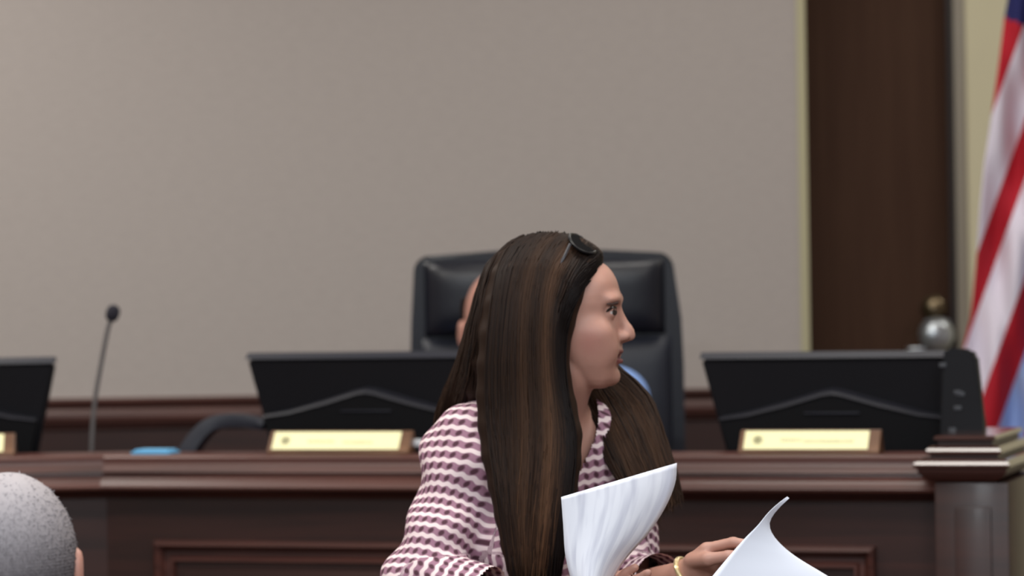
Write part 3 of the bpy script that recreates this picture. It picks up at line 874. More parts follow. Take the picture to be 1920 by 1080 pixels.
for k in range(5):
    an = 2 * math.pi * k / 5 + 0.3
    e = Vector((math.cos(an) * 0.30, math.sin(an) * 0.30 - 0.25, 0.075))
    lg = tube('base_leg', [(0, -0.25, 0.12), e], [0.028, 0.016], M['black_plastic'], chair)
    Mw = Matrix.Translation((e.x, e.y, 0.03)) @ Matrix.Rotation(an, 4, 'Z') @ Matrix.Rotation(math.radians(90), 4, 'X') @ Matrix.Translation((0, 0, -0.015))
    lathe('caster', [(0, 0), (0.026, 0), (0.03, 0.004), (0.03, 0.026), (0.026, 0.03), (0, 0.03)], M['black_plastic'], lg, seg=16, M=Mw)

# ------------------------------------------------------------------ flag
DF = 7.75
LE = [(-160, 1908), (0, 1889), (33, 1883), (100, 1875), (200, 1861), (300, 1847), (400, 1838), (500, 1830), (600, 1821), (660, 1806), (760, 1800), (960, 1802)]
thr = [1870, 1937, 2003, 2043, 2109, 2160, 2215, 2262, 2320, 2370, 2430, 2480, 2540, 2600]
ys = np.linspace(-160, 880, 150); xs_n = 60
V = []; st = []; ca = []
for y in ys:
    x0 = np.interp(y, [a for a, _ in LE], [b for _, b in LE])
    for i in range(xs_n):
        x = x0 + (2045 - x0) * i / (xs_n - 1)
        cval = x + 0.36 * y
        s_ = np.interp(cval, thr, np.arange(len(thr)) + 1.0)
        s_ += 0.0 
        fold = 0.045 * math.sin((x + 0.22 * y) / 17.0 - 1.0) + 0.02 * math.sin((x - 0.1 * y) / 9.0)
        d = DF + fold * min(1.0, 0.35 + (i / xs_n))
        V.append(P(x, y, d)); st.append(s_ + 1.0 if False else s_)
        ca.append(1.0 if (y < 33 + (x - 1885) * 0.42 and y < 300) else 0.0)
Fc = [(j * xs_n + i, j * xs_n + i + 1, (j + 1) * xs_n + i + 1, (j + 1) * xs_n + i) for j in range(len(ys) - 1) for i in range(xs_n - 1)]
fp = P(2040, 540, DF + 0.01)
flag = root('flag', 'red and white striped flag with blue corner draped on an indoor pole', 'flag', frame((fp.x, fp.y, DAIS)))
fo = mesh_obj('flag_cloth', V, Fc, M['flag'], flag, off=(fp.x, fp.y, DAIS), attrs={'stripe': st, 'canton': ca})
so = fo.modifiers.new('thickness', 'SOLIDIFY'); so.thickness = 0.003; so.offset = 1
tube('flag_pole', [(0, 0, 0.03), (0, 0, 2.45)], 0.014, M['pole_wood'], flag)
lathe('pole_base', [(0, 0), (0.14, 0), (0.145, 0.012), (0.10, 0.03), (0.04, 0.05), (0.03, 0.10), (0, 0.10)], M['old_brass'], flag)
lathe('pole_finial', [(0, 2.45), (0.02, 2.45), (0.022, 2.47), (0.012, 2.48), (0.03, 2.53), (0.0, 2.62)], M['old_brass'], flag)

# ------------------------------------------------------------------ the standing woman
DH = 4.97
PXM = F / DH
wroot_p = P(1012, 1080, 5.02); wroot_p.z = 0
WL = (wroot_p.x, wroot_p.y, 0.0)
woman = root('person', 'standing woman with long dark hair and patterned blouse, head in profile, reading out papers', 'person', frame(WL))
hyaw = math.radians(7)
hf = np.array([math.cos(hyaw), -math.sin(hyaw), 0]); hl = np.array([math.sin(hyaw), math.cos(hyaw), 0]); hz_ = np.array([0, 0, 1.0])
HR = np.array([hf, hl, hz_])
HC = np.array(list(P(1052, 585, DH)))                 # ear line, eye height, mid plane
def hp_(px, py, lat=0.0):
    """head point from its profile position (pixels in the mid plane) and sideways offset in metres (+ away from the camera)"""
    b = HC + hf * ((px - 1052) / PXM) + hz_ * ((585 - py) / PXM)
    return b + hl * lat
def mpx(n): return n / PXM

def head_field(fd):
    """face slices, then nose, lips, chin, sockets"""
    tab = [(480, 960, 1108, 52), (500, 945, 1128, 66), (530, 938, 1151, 77), (555, 938, 1162, 81), (570, 938, 1165, 81), (585, 940, 1161, 80), (600, 945, 1160, 80), (620, 955, 1162, 79),
           (640, 985, 1163, 76), (655, 1010, 1164, 72), (670, 1036, 1162, 67), (685, 1056, 1158, 62), (700, 1072, 1157, 55), (712, 1084, 1153, 48), (722, 1096, 1144, 39), (729, 1106, 1132, 26)]
    py = np.array([t[0] for t in tab], float)[::-1]
    zs = (585 - py) / PXM
    xb = np.array([(t[1] - 1052) / PXM for t in tab])[::-1]; xf = np.array([(t[2] - 1052) / PXM for t in tab])[::-1]; wd = np.array([t[3] / PXM for t in tab])[::-1]
    sl, (X, Y, Z) = fd.sub(HC - 0.16, HC + 0.16)
    x = (X - HC[0]) * hf[0] + (Y - HC[1]) * hf[1]; y = (X - HC[0]) * hl[0] + (Y - HC[1]) * hl[1]
    z = Z - HC[2]
    zc_ = np.clip(z, zs[0], zs[-1])
    fz = np.interp(zc_, zs, xf); bz = np.interp(zc_, zs, xb); wz = np.interp(zc_, zs, wd)
    c = (fz + bz) / 2; a = (fz - bz) / 2
    e = 2.35
    rho = ((np.abs(x - c) / a) ** e + (np.abs(y) / wz) ** e) ** (1 / e)
    d = (rho - 1) * np.minimum(a, wz)
    dz = np.maximum(z - zs[-1], zs[0] - z)
    d = np.maximum(d, dz)
    fd.mix(sl, d.astype(np.float32), 0.004)
    fd.ell(hp_(1042, 562), (mpx(112), mpx(82), mpx(97)), HR, k=0.012)          # cranium
    fd.ell(hp_(1126, 538), (mpx(24), mpx(55), mpx(34)), HR, k=0.02)            # forehead
    for s in (-1, 1):
        fd.ell(hp_(1150, 563, s * 0.024), (0.012, 0.024, 0.0075), HR, k=0.012)  # brow ridge
        fd.ell(hp_(1158, 585, s * 0.031), (0.013, 0.016, 0.010), HR, k=0.012, op='sub')   # socket
        fd.ell(hp_(1122, 625, s * 0.048), (0.022, 0.014, 0.016), HR, k=0.02)    # cheekbone
        fd.ell(hp_(1128, 655, s * 0.036), (0.024, 0.016, 0.022), HR, k=0.02)    # cheek
    for s in (-1, 1):
        ec = hp_(1146, 586, s * 0.030)
        fd.ell(ec, (0.0122, 0.0122, 0.0120), HR, k=0.004)                       # lids round the eyeball
        fd.ell(ec + hf * 0.010 + hl * s * 0.006 - hz_ * 0.001, (0.0080, 0.0120, 0.0021), HR, k=0.0012, op='sub')
    fd.cone(hp_(1160, 588), hp_(1179, 622), 0.0062, 0.0072, k=0.010)            # nose bridge
    fd.cone(hp_(1176, 620), hp_(1184, 631), 0.0070, 0.0062, k=0.006)            # tip
    for s in (-1, 1):
        fd.ell(hp_(1168, 633, s * 0.011), (0.0105, 0.0062, 0.0068), HR, k=0.006)  # nostril wing
        fd.ell(hp_(1173, 641, s * 0.0058), (0.0042, 0.0028, 0.003), HR, k=0.002, op='sub')
    fd.cone(hp_(1165, 640), hp_(1180, 635), 0.0048, 0.005, k=0.005)             # columella
    fd.ell(hp_(1159, 660), (0.0080, 0.0215, 0.0052), HR, k=0.005)                # upper lip
    fd.ell(hp_(1157, 679), (0.0090, 0.0195, 0.0060), HR, k=0.005)                # lower lip
    fd.ell(hp_(1164, 669), (0.0165, 0.0245, 0.0030), HR, k=0.003, op='sub')      # open mouth line
    fd.ell(hp_(1161, 692), (0.006, 0.014, 0.005), HR, k=0.008, op='sub')
    fd.ell(hp_(1146, 708), (0.0125, 0.017, 0.0125), HR, k=0.010)                # chin

# torso frame
TY = math.radians(28)
tf = np.array([math.sin(TY), -math.cos(TY), 0]); tl_ = np.array([math.cos(TY), math.sin(TY), 0])
TR = np.array([tl_, tf, hz_])
T0 = np.array(list(P(1008, 815, 5.03))); T0[2] = 0
def tp(lat, fwd, z): return T0 + tl_ * lat + tf * fwd + np.array([0, 0, z])
Rj, Lj = tp(-0.140, 0.0, 1.302), tp(0.150, 0.0, 1.318)
Re = np.array(list(P(788, 1095, 4.87))); Rw = np.array(list(P(1030, 1150, 4.75))); 
Le = np.array(list(P(1172, 1120, 4.97))); Lw = np.array(list(P(1290, 1080, 4.82)))

def torso(fd, g=0.0, arms=True, k=0.03):
    fd.ell(tp(0, 0.0, 1.19), (0.148 + g, 0.098 + g, 0.19 + g), TR, k=k)
    fd.ell(tp(0, 0.0, 1.03), (0.132 + g, 0.092 + g, 0.18 + g), TR, k=k)
    fd.ell(tp(0, -0.01, 0.88), (0.165 + g, 0.11 + g, 0.16 + g), TR, k=k)
    for s in (-1, 1):
        fd.ell(tp(s * 0.07, 0.075, 1.165), (0.062 + g, 0.055 + g, 0.062 + g), TR, k=0.03)
        fd.cone(tp(s * 0.03, -0.005, 1.365), tp(s * 0.13, 0.0, 1.312), 0.034 + g, 0.046 + g, k=k)
    fd.cone(tp(-0.10, 0.02, 1.30), tp(0.10, 0.02, 1.30), 0.07 + g, 0.07 + g, k=k)

def hand(fd, wrist, kn, side, curl, spread, thumb):
    """palm plus five fingers: wrist point, knuckle centre, side vector across the palm, list of curl directions"""
    wrist = np.array(wrist); kn = np.array(kn)
    ax = (kn - wrist) / np.linalg.norm(kn - wrist)
    side = np.array(side) - ax * (np.array(side) @ ax); side /= np.linalg.norm(side)
    fd.cone(wrist, wrist + ax * 0.03, 0.024, 0.022, k=0.01)
    for i, o in enumerate((-0.028, -0.009, 0.010, 0.027)):
        fd.cone(wrist + ax * 0.02 + side * o * 0.6, kn + side * o - ax * 0.004 * abs(i - 1), 0.015, 0.0115, k=0.010)
        L = (0.040, 0.046, 0.043, 0.034)[i]
        p = kn + side * o; d = ax.copy()
        for j, f in enumerate((1.0, 0.62, 0.5)):
            d = d + curl * (0.55 + 0.12 * j); d /= np.linalg.norm(d)
            q = p + d * L * f
            fd.cone(p, q, 0.0088 - 0.0008 * j, 0.0082 - 0.0009 * j, k=0.003)
            p = q
    p = wrist + ax * 0.028 - side * 0.026
    for d, L, r in zip(thumb, (0.040, 0.032, 0.025), (0.012, 0.0098, 0.0085)):
        d = np.array(d); d = d / np.linalg.norm(d)
        fd.cone(p, p + d * L, r, r * 0.9, k=0.004); p = p + d * L

body = Field((T0[0] - 0.30, T0[1] - 0.34, 0.86), (T0[0] + 0.36, T0[1] + 0.20, 1.655), 0.003)
torso(body)
body.cone(hp_(1046, 690), tp(0.0, -0.01, 1.36), 0.050, 0.054, k=0.03)
body.cone(hp_(1062, 700), tp(0.0, 0.02, 1.34), 0.040, 0.046, k=0.03)
head_field(body)
for j, e, w_ in ((Rj, Re, Rw), (Lj, Le, Lw)):
    body.cone(j, e, 0.044, 0.036, k=0.03); body.cone(e, w_, 0.036, 0.024, k=0.012)
# left hand closes on the second sheet, right hand holds the first from below
Lk = np.array(list(P(1350, 1040, 4.795)))
hand(body, Lw, Lk, (0.15, 0.75, -0.6), np.array([0.2, 0.02, -0.55]), 0, [(0.5, -0.75, 0.1), (0.9, -0.35, 0.15), (0.95, -0.1, 0.05)])
Rk = np.array(list(P(1120, 1128, 4.74)))
hand(body, Rw, Rk, (0.1, 0.5, 0.86), np.array([0.1, -0.35, 0.25]), 0, [(0.6, -0.3, 0.75), (0.9, -0.3, 0.4), (1.0, -0.2, 0.2)])
bV, bF = body.mesh(); bV = relax(bV, bF, 1, 0.4)
rel = bV - HC
qx = rel @ hf * PXM + 1052; qy = 585 - rel[:, 2] * PXM; ql = rel @ hl
lip = (np.exp(-(((qy - 661) / 5.0) ** 2)) + np.exp(-(((qy - 678) / 6.0) ** 2)) + 0.9 * np.exp(-(((qy - 670) / 5.0) ** 2)))
lip = np.clip(lip, 0, 1) * (qx > 1140) * np.clip((0.027 - np.abs(ql)) / 0.005, 0, 1) * (np.abs(qy - 669) < 19)
blush = 0.55 * np.exp(-(((qx - 1112) / 26) ** 2 + ((qy - 640) / 26) ** 2)) * (np.abs(ql) > 0.02)
mesh_obj('body', bV, bF, M['skin'], woman, off=WL, attrs={'lip': lip, 'blush': blush})
for s in (-1, 1):
    c = hp_(1146, 586, s * 0.030) - np.array(WL)
    ey = lathe('eye', [(0, -0.0108), (0.006, -0.009), (0.0098, -0.0045), (0.0108, 0.0), (0.0098, 0.0045), (0.006, 0.009), (0, 0.0108)], M['eye_white'], woman, seg=16, M=Matrix.Translation(c))
    lathe('iris', [(0, 0.0), (0.0060, 0.0), (0.0054, 0.0010), (0, 0.0015)], M['iris'], ey, seg=16,
          M=Matrix.Translation(c + (hf * math.cos(0.5) - hl * math.sin(0.5)) * 0.0099) @ Matrix.Rotation(-hyaw - 0.5, 4, 'Z') @ Matrix.Rotation(math.radians(90), 4, 'Y'))
    br = [hp_(1158, 563, s * 0.024), hp_(1154, 561, s * 0.030), hp_(1149, 562, s * 0.036), hp_(1140, 569, s * 0.045)]
    # set the brow on the skin
    def onskin(p):
        i = np.argmin(((bV - p) ** 2).sum(1)); return bV[i]
    br = np.array([onskin(p) + hf * 0.0008 + hl * s * 0.0010 for p in catmull([onskin(p) for p in br], 12)])
    br[1:-1] = 0.5 * br[1:-1] + 0.25 * (br[:-2] + br[2:])
    br = br - np.array(WL)
    tube('eyebrow', br, [0.0012, 0.0024, 0.003, 0.0032, 0.0032, 0.003, 0.0028, 0.0026, 0.0024, 0.002, 0.0016, 0.001], M['brow'], woman, sides=6)
    ls = [onskin(hp_(px, py, s * la)) - np.array(WL) for px, py, la in ((1160, 582, 0.020), (1158, 578, 0.028), (1152, 579, 0.036), (1142, 584, 0.043))]
    tube('eyelash', catmull(ls, 10), [0.001] + [0.0024] * 8 + [0.001], M['iris'], woman, sides=6)

# blouse
bl = Field((T0[0] - 0.34, T0[1] - 0.36, 0.80), (T0[0] + 0.36, T0[1] + 0.24, 1.46), 0.004)
torso(bl, 0.012)
bl.ell(tp(0, 0.01, 1.02), (0.160, 0.118, 0.2), TR, k=0.03)
def along(a, b, t): return a + (b - a) * t
Rm = along(Rj, Re, 0.62) + np.array([0.010, 0, 0])
bl.cone(Rj + np.array([0.004, 0, 0.0]), Rm, 0.053, 0.051, k=0.03); bl.cone(Rm, Re, 0.052, 0.055, k=0.02); bl.cone(Re, along(Re, Rw, 0.55), 0.056, 0.050, k=0.02)
bl.cone(Lj, Le, 0.052, 0.054, k=0.03); bl.cone(Le, along(Le, Lw, 0.62), 0.056, 0.048, k=0.02)
vV, vF = bl.mesh(); vV = relax(vV, vF, 2, 0.5)
# folds of the loose cloth
rel = vV - T0; lat = rel @ tl_; fwd = rel @ tf; zz_ = vV[:, 2]
def segd(p, a, b):
    ba = b - a; t = np.clip(((p - a) @ ba) / (ba @ ba), 0, 1)
    return np.linalg.norm(p - a - t[:, None] * ba, axis=1), t
dR, tR = segd(vV, Rj, Re); dR2, tR2 = segd(vV, Re, Rw); dL, tL = segd(vV, Lj, Le); dL2, tL2 = segd(vV, Le, Lw)
pu = np.zeros(len(vV)); pv = np.zeros(len(vV))
def armuv(a, b, m, v0):
    ax = (b - a) / np.linalg.norm(b - a)
    e1 = np.cross(ax, tf); e1 /= np.linalg.norm(e1); e2 = np.cross(ax, e1)
    q = vV[m] - a
    pu[m] = np.arctan2(q @ e2, q @ e1) * 0.065; pv[m] = q @ ax + v0
body_d = np.sqrt((lat / 0.17) ** 2 + (fwd / 0.12) ** 2)
isR = (dR < 0.092) & (lat < -0.118); isR2 = (dR2 < 0.085) & (dR2 < dR) & (vV[:, 2] < 1.16)
isL = (dL < 0.085) & (lat > 0.118); isL2 = (dL2 < 0.075) & (dL2 < dL) & (vV[:, 2] < 1.17)
rest = ~(isR | isR2 | isL | isL2)
pu[rest] = np.arctan2(lat[rest] / 0.17, fwd[rest] / 0.12) * 0.15; pv[rest] = 1.4 - zz_[rest] + 0.10 * np.abs(lat[rest])
armuv(Rj, Re, isR & ~isR2, 0.0); armuv(Re, Rw, isR2, 0.27); armuv(Lj, Le, isL & ~isL2, 0.0); armuv(Le, Lw, isL2, 0.27)
fold = 0.0035 * np.sin(pv * 62 + 1.7 * np.sin(pu * 30)) * isR + 0.003 * np.sin(lat * 70 + zz_ * 12) * (rest & (zz_ < 1.25))
nrm = np.where(isR[:, None], vV - (Rj + (Re - Rj) * tR[:, None]), rel * [1, 1, 0]); nrm /= np.linalg.norm(nrm, axis=1)[:, None] + 1e-9
vV = vV + nrm * fold[:, None]
# V neck, hem and cuffs
z_front = 1.275; open_f = (fwd > 0.0) & (zz_ > z_front) & (np.abs(lat) < 0.012 + 0.62 * (zz_ - z_front))
open_b = (fwd <= 0.0) & (zz_ > 1.392) & (np.abs(lat) < 0.082)
open_s = (zz_ > 1.40)
hem = zz_ < 0.835
cR = ((vV - Re) @ (Rw - Re)) / ((Rw - Re) @ (Rw - Re)) > 0.55
cR &= dR2 < 0.075
cL = (((vV - Le) @ (Lw - Le)) / ((Lw - Le) @ (Lw - Le)) > 0.62) & (dL2 < 0.075)
dead = open_f | open_b | open_s | hem | cR | cL
vV, vF, at = cut(vV, vF, dead, {'pu': pu, 'pv': pv})
bo = mesh_obj('blouse', vV, vF, M['blouse'], woman, off=WL, attrs=at)
# trousers and shoes
tr = Field((T0[0] - 0.30, T0[1] - 0.24, 0.02), (T0[0] + 0.30, T0[1] + 0.24, 1.0), 0.008)
tr.ell(tp(0, -0.01, 0.86), (0.155, 0.105, 0.12), TR)
for s in (-1, 1):
    tr.cone(tp(s * 0.085, 0, 0.84), tp(s * 0.09, 0.01, 0.48), 0.088, 0.062, k=0.03); tr.cone(tp(s * 0.09, 0.01, 0.48), tp(s * 0.095, -0.02, 0.07), 0.062, 0.052, k=0.03)
a, b_ = tr.mesh(); a = relax(a, b_, 1)
mesh_obj('trousers', a, b_, M['trousers'], woman, off=WL)
for s in (-1, 1):
    sh = Field(tp(s * 0.095, 0.05, 0.05) - 0.2, tp(s * 0.095, 0.05, 0.05) + 0.2, 0.008)
    sh.cone(tp(s * 0.095, -0.03, 0.045), tp(s * 0.10, 0.11, 0.032), 0.040, 0.032, k=0.02); sh.cone(tp(s * 0.095, -0.025, 0.05), tp(s * 0.095, -0.025, 0.10), 0.038, 0.045, k=0.02)
    a, b_ = sh.mesh(); a[:, 2] = np.maximum(a[:, 2], 0.0)
    mesh_obj('shoe', a, b_, M['shoe'], woman, off=WL)
# bracelet on the left wrist
axw = Vector(Lk - Lw).normalized()
bc_ = Vector(list(along(Lw, Lk, 0.02))) - Vector(WL)
e1 = axw.cross(Vector((0, 0, 1))).normalized(); e2 = axw.cross(e1)
ring = [bc_ + e1 * math.cos(t) * 0.029 + e2 * math.sin(t) * 0.029 for t in np.linspace(0, 2 * math.pi, 29)]
tube('bracelet', ring, 0.004, M['bracelet'], woman, sides=8)

# ------------------------------------------------------------------ hair
def G(*p): return catmull([P(x, y, d) for x, y, d in p], 26)
near = [
    G((1110, 494, 4.950), (1092, 514, 4.915), (1072, 555, 4.896), (1054, 610, 4.890), (1044, 670, 4.890), (1054, 740, 4.885), (1070, 820, 4.87), (1064, 900, 4.86), (1054, 1000, 4.85), (1046, 1110, 4.85)),
    G((1098, 482, 4.955), (1082, 505, 4.905), (1054, 560, 4.886), (1040, 640, 4.880), (1044, 720, 4.880), (1062, 800, 4.870), (1058, 900, 4.855), (1046, 1000, 4.845), (1036, 1110, 4.845)),
    G((1078, 470, 4.96), (1044, 495, 4.900), (1026, 560, 4.878), (1022, 650, 4.872), (1026, 740, 4.870), (1030, 830, 4.860), (1022, 920, 4.850), (1014, 1010, 4.84), (1008, 1110, 4.84)),
    G((1050, 464, 4.965), (1012, 490, 4.905), (994, 570, 4.876), (990, 660, 4.868), (994, 750, 4.866), (996, 850, 4.856), (988, 940, 4.845), (986, 1020, 4.84), (988, 1110, 4.84)),
    G((1024, 462, 4.968), (976, 490, 4.912), (956, 580, 4.882), (950, 670, 4.872), (950, 760, 4.870), (952, 850, 4.862), (954, 940, 4.85), (962, 1020, 4.845), (970, 1110, 4.84)),
    G((1000, 463, 4.975), (950, 490, 4.935), (930, 570, 4.905), (918, 660, 4.890), (914, 750, 4.885), (922, 840, 4.872), (938, 930, 4.858), (950, 1020, 4.85), (960, 1110, 4.845)),
]
back = [
    G((990, 466, 4.98), (944, 492, 4.95), (920, 570, 4.93), (905, 650, 4.93), (893, 720, 4.96), (884, 790, 5.07), (890, 900, 5.14), (900, 1000, 5.15), (910, 1090, 5.15)),
    G((977, 470, 4.99), (935, 500, 4.985), (908, 580, 4.98), (892, 650, 4.99), (876, 710, 5.03), (858, 770, 5.10), (852, 850, 5.15), (858, 960, 5.16), (866, 1080, 5.16)),
    G((968, 474, 5.0), (930, 510, 5.01), (903, 590, 5.02), (884, 660, 5.03), (862, 720, 5.06), (838, 775, 5.11), (834, 850, 5.15), (840, 950, 5.16), (850, 1060, 5.16)),
]
far = [
    G((1098, 490, 4.985), (1098, 520, 5.04), (1078, 600, 5.062), (1074, 690, 5.068), (1092, 750, 5.055), (1124, 810, 5.00), (1150, 865, 4.965), (1178, 920, 4.95), (1196, 980, 4.95)),
    G((1088, 482, 4.985), (1084, 530, 5.05), (1070, 620, 5.070), (1090, 690, 5.075), (1128, 745, 5.06), (1166, 810, 5.00), (1196, 870, 4.97), (1222, 930, 4.955), (1240, 990, 4.95)),
    G((1072, 474, 4.985), (1066, 530, 5.055), (1070, 620, 5.078), (1108, 690, 5.085), (1158, 730, 5.075), (1196, 790, 5.03), (1222, 850, 5.00), (1250, 910, 4.98), (1268, 970, 4.97)),
    G((1046, 470, 4.985), (1046, 530, 5.06), (1062, 610, 5.085), (1110, 670, 5.092), (1160, 706, 5.085), (1206, 750, 5.06), (1232, 815, 5.03), (1258, 880, 5.00), (1286, 960, 4.98)),
    G((1010, 466, 4.99), (1010, 520, 5.055), (1020, 600, 5.080), (1040, 690, 5.10), (1060, 760, 5.12), (1090, 840, 5.13), (1110, 930, 5.14), (1110, 1020, 5.14), (1105, 1090, 5.14)),
]
crown = [  # back of the head, hidden side
    G((1000, 466, 5.0), (945, 490, 5.03), (925, 570, 5.05), (918, 660, 5.07), (915, 740, 5.09), (915, 820, 5.14), (920, 920, 5.16), (930, 1010, 5.16), (940, 1080, 5.16)),
    G((1030, 464, 5.0), (1000, 490, 5.05), (985, 570, 5.075), (980, 660, 5.10), (985, 740, 5.12), (1000, 840, 5.15), (1010, 930, 5.16), (1010, 1010, 5.16), (1010, 1080, 5.16)),
    far[4],
]
hlo = np.array([P(800, 430, 4.97).x - 0.02, 4.78, 1.07]); hhi = np.array([P(1310, 430, 5.1).x + 0.02, 5.24, 1.66])
hfld = Field(hlo, hhi, 0.005)
tap = lambda i: 1.0 - 0.75 * max(0.0, (i - 16) / 8.0) ** 1.5
for sheet, r0 in ((near, 0.017), (back, 0.016), (far, 0.013), (crown, 0.016)):
    for ga, gb in zip(sheet, sheet[1:]):
        for tt in (0.0, 0.5):
            g_ = ga * (1 - tt) + gb * tt
            if sheet is near: g_ = g_ + np.array([0, 0.014, 0])
            for i in range(0, 24, 2): hfld.cone(g_[i], g_[i + 2], r0 * tap(i), r0 * tap(i + 2), k=0.008)
    for i in range(0, 24, 2): hfld.cone(sheet[-1][i] + (np.array([0, 0.014, 0]) if sheet is near else 0), sheet[-1][i + 2] + (np.array([0, 0.014, 0]) if sheet is near else 0), r0 * tap(i), r0 * tap(i + 2), k=0.008)
# cap over the skull behind the hair line
sl, (X, Y, Z) = hfld.sub(HC - 0.16, HC + 0.16)
cfd = Field(HC - 0.16, HC + 0.16, 0.005)
c_ = hp_(1046, 562); rr_ = (mpx(112), mpx(88), mpx(114))
x = (X - c_[0]) * hf[0] + (Y - c_[1]) * hf[1]; y = (X - c_[0]) * hl[0] + (Y - c_[1]) * hl[1]; z = Z - c_[2]
k0 = np.sqrt((x / rr_[0]) ** 2 + (y / rr_[1]) ** 2 + (z / rr_[2]) ** 2); k1 = np.sqrt((x / rr_[0] ** 2) ** 2 + (y / rr_[1] ** 2) ** 2 + (z / rr_[2] ** 2) ** 2) + 1e-9
cap = k0 * (k0 - 1) / k1
xh = (X - HC[0]) * hf[0] + (Y - HC[1]) * hf[1] + 0 * Z; zh = Z - HC[2] + 0 * X
# hair line: from the forehead top back and down past the temple
hl_z = np.array([(585 - q) / PXM for q in (740, 690, 640, 600, 560, 520, 490, 474, 455, 430)])
hl_x = np.array([(q - 1052) / PXM for q in (1036, 1038, 1048, 1058, 1068, 1086, 1108, 1120, 1118, 1112)])
lim = np.interp(zh, hl_z, hl_x)
cap = np.maximum(cap, (xh - lim) * 0.8)
cap = np.maximum(cap, -(zh + mpx(120)))
hfld.mix(sl, cap.astype(np.float32), 0.03)
aV, aF = hfld.mesh(); aV = relax(aV, aF, 2)
# strands
def strands(sheet, n, jit, off, hi, rad=0.0013):
    V = []; Fc = []; T = []
    ng = len(sheet) - 1; base = 0
    for _ in range(n):
        u = rng.uniform(0, ng - 1e-6); i = int(u); f = u - i
        g = sheet[i] * (1 - f) + sheet[i + 1] * f
        s = np.linspace(0, 1, 26)[:, None]
        j0 = rng.normal(0, jit, 3); j1 = rng.normal(0, jit, 3); ph = rng.uniform(0, 6.28)
        g = g + j0 * (1 - s) * 0.4 + j1 * s + np.array([1, 0.5, 0]) * 0.003 * np.sin(s * 9 + ph) * s
        g = g + off * (0.4 + 0.6 * np.minimum(s * 4, 1))
        end = rng.integers(22, 27); g = g[:end]
        tgt = rng.uniform(-0.0015, 0.0026)
        for _k in range(5):
            if _k == 3: g[1:-1] = 0.5 * g[1:-1] + 0.25 * (g[:-2] + g[2:])
            c = np.clip(((g - hfld.lo) / hfld.h).round().astype(int), 1, hfld.n - 2)
            D = hfld.D; gr = np.stack([D[c[:, 0] + 1, c[:, 1], c[:, 2]] - D[c[:, 0] - 1, c[:, 1], c[:, 2]], D[c[:, 0], c[:, 1] + 1, c[:, 2]] - D[c[:, 0], c[:, 1] - 1, c[:, 2]],
                          D[c[:, 0], c[:, 1], c[:, 2] + 1] - D[c[:, 0], c[:, 1], c[:, 2] - 1]], 1)
            gl = np.linalg.norm(gr, axis=1)[:, None]; gr = np.where(gl > 1e-5, gr / np.maximum(gl, 1e-5), np.array([0, -1.0, 0]))
            dv_ = D[c[:, 0], c[:, 1], c[:, 2]] + ((g - (hfld.lo + hfld.h * c)) * gr).sum(1)
            g = g + gr * np.where(dv_ < 0.05, np.clip(tgt - dv_, -0.004, 0.03), 0)[:, None]
        g[1:-1] = 0.7 * g[1:-1] + 0.15 * (g[:-2] + g[2:])
        rad_ = rad * np.concatenate([[0.6], np.ones(len(g) - 4), [0.8, 0.5, 0.15]])
        v, fc = tube_arrays(g, rad_, 4, cap=False)
        V += [tuple(q) for q in v]; Fc += [tuple(k + base for k in q) for q in fc]
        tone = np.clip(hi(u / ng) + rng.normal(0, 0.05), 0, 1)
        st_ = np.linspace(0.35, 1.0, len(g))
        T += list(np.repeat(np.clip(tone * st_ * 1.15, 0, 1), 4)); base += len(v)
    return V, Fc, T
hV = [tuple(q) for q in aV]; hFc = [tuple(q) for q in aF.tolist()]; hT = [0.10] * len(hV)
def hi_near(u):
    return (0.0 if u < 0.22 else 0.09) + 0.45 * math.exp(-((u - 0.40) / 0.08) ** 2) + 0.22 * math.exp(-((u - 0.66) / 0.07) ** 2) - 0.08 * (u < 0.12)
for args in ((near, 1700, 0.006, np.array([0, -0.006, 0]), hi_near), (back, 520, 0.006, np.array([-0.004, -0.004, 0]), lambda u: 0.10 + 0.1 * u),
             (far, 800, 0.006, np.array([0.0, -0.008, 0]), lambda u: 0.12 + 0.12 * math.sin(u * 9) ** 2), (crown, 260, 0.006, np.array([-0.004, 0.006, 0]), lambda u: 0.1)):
    v, fc, t = strands(*args); b0 = len(hV)
    hV += v; hFc += [tuple(k + b0 for k in q) for q in fc]; hT += t
mesh_obj('hair', hV, hFc, M['hair'], woman, off=WL, attrs={'tone': hT})

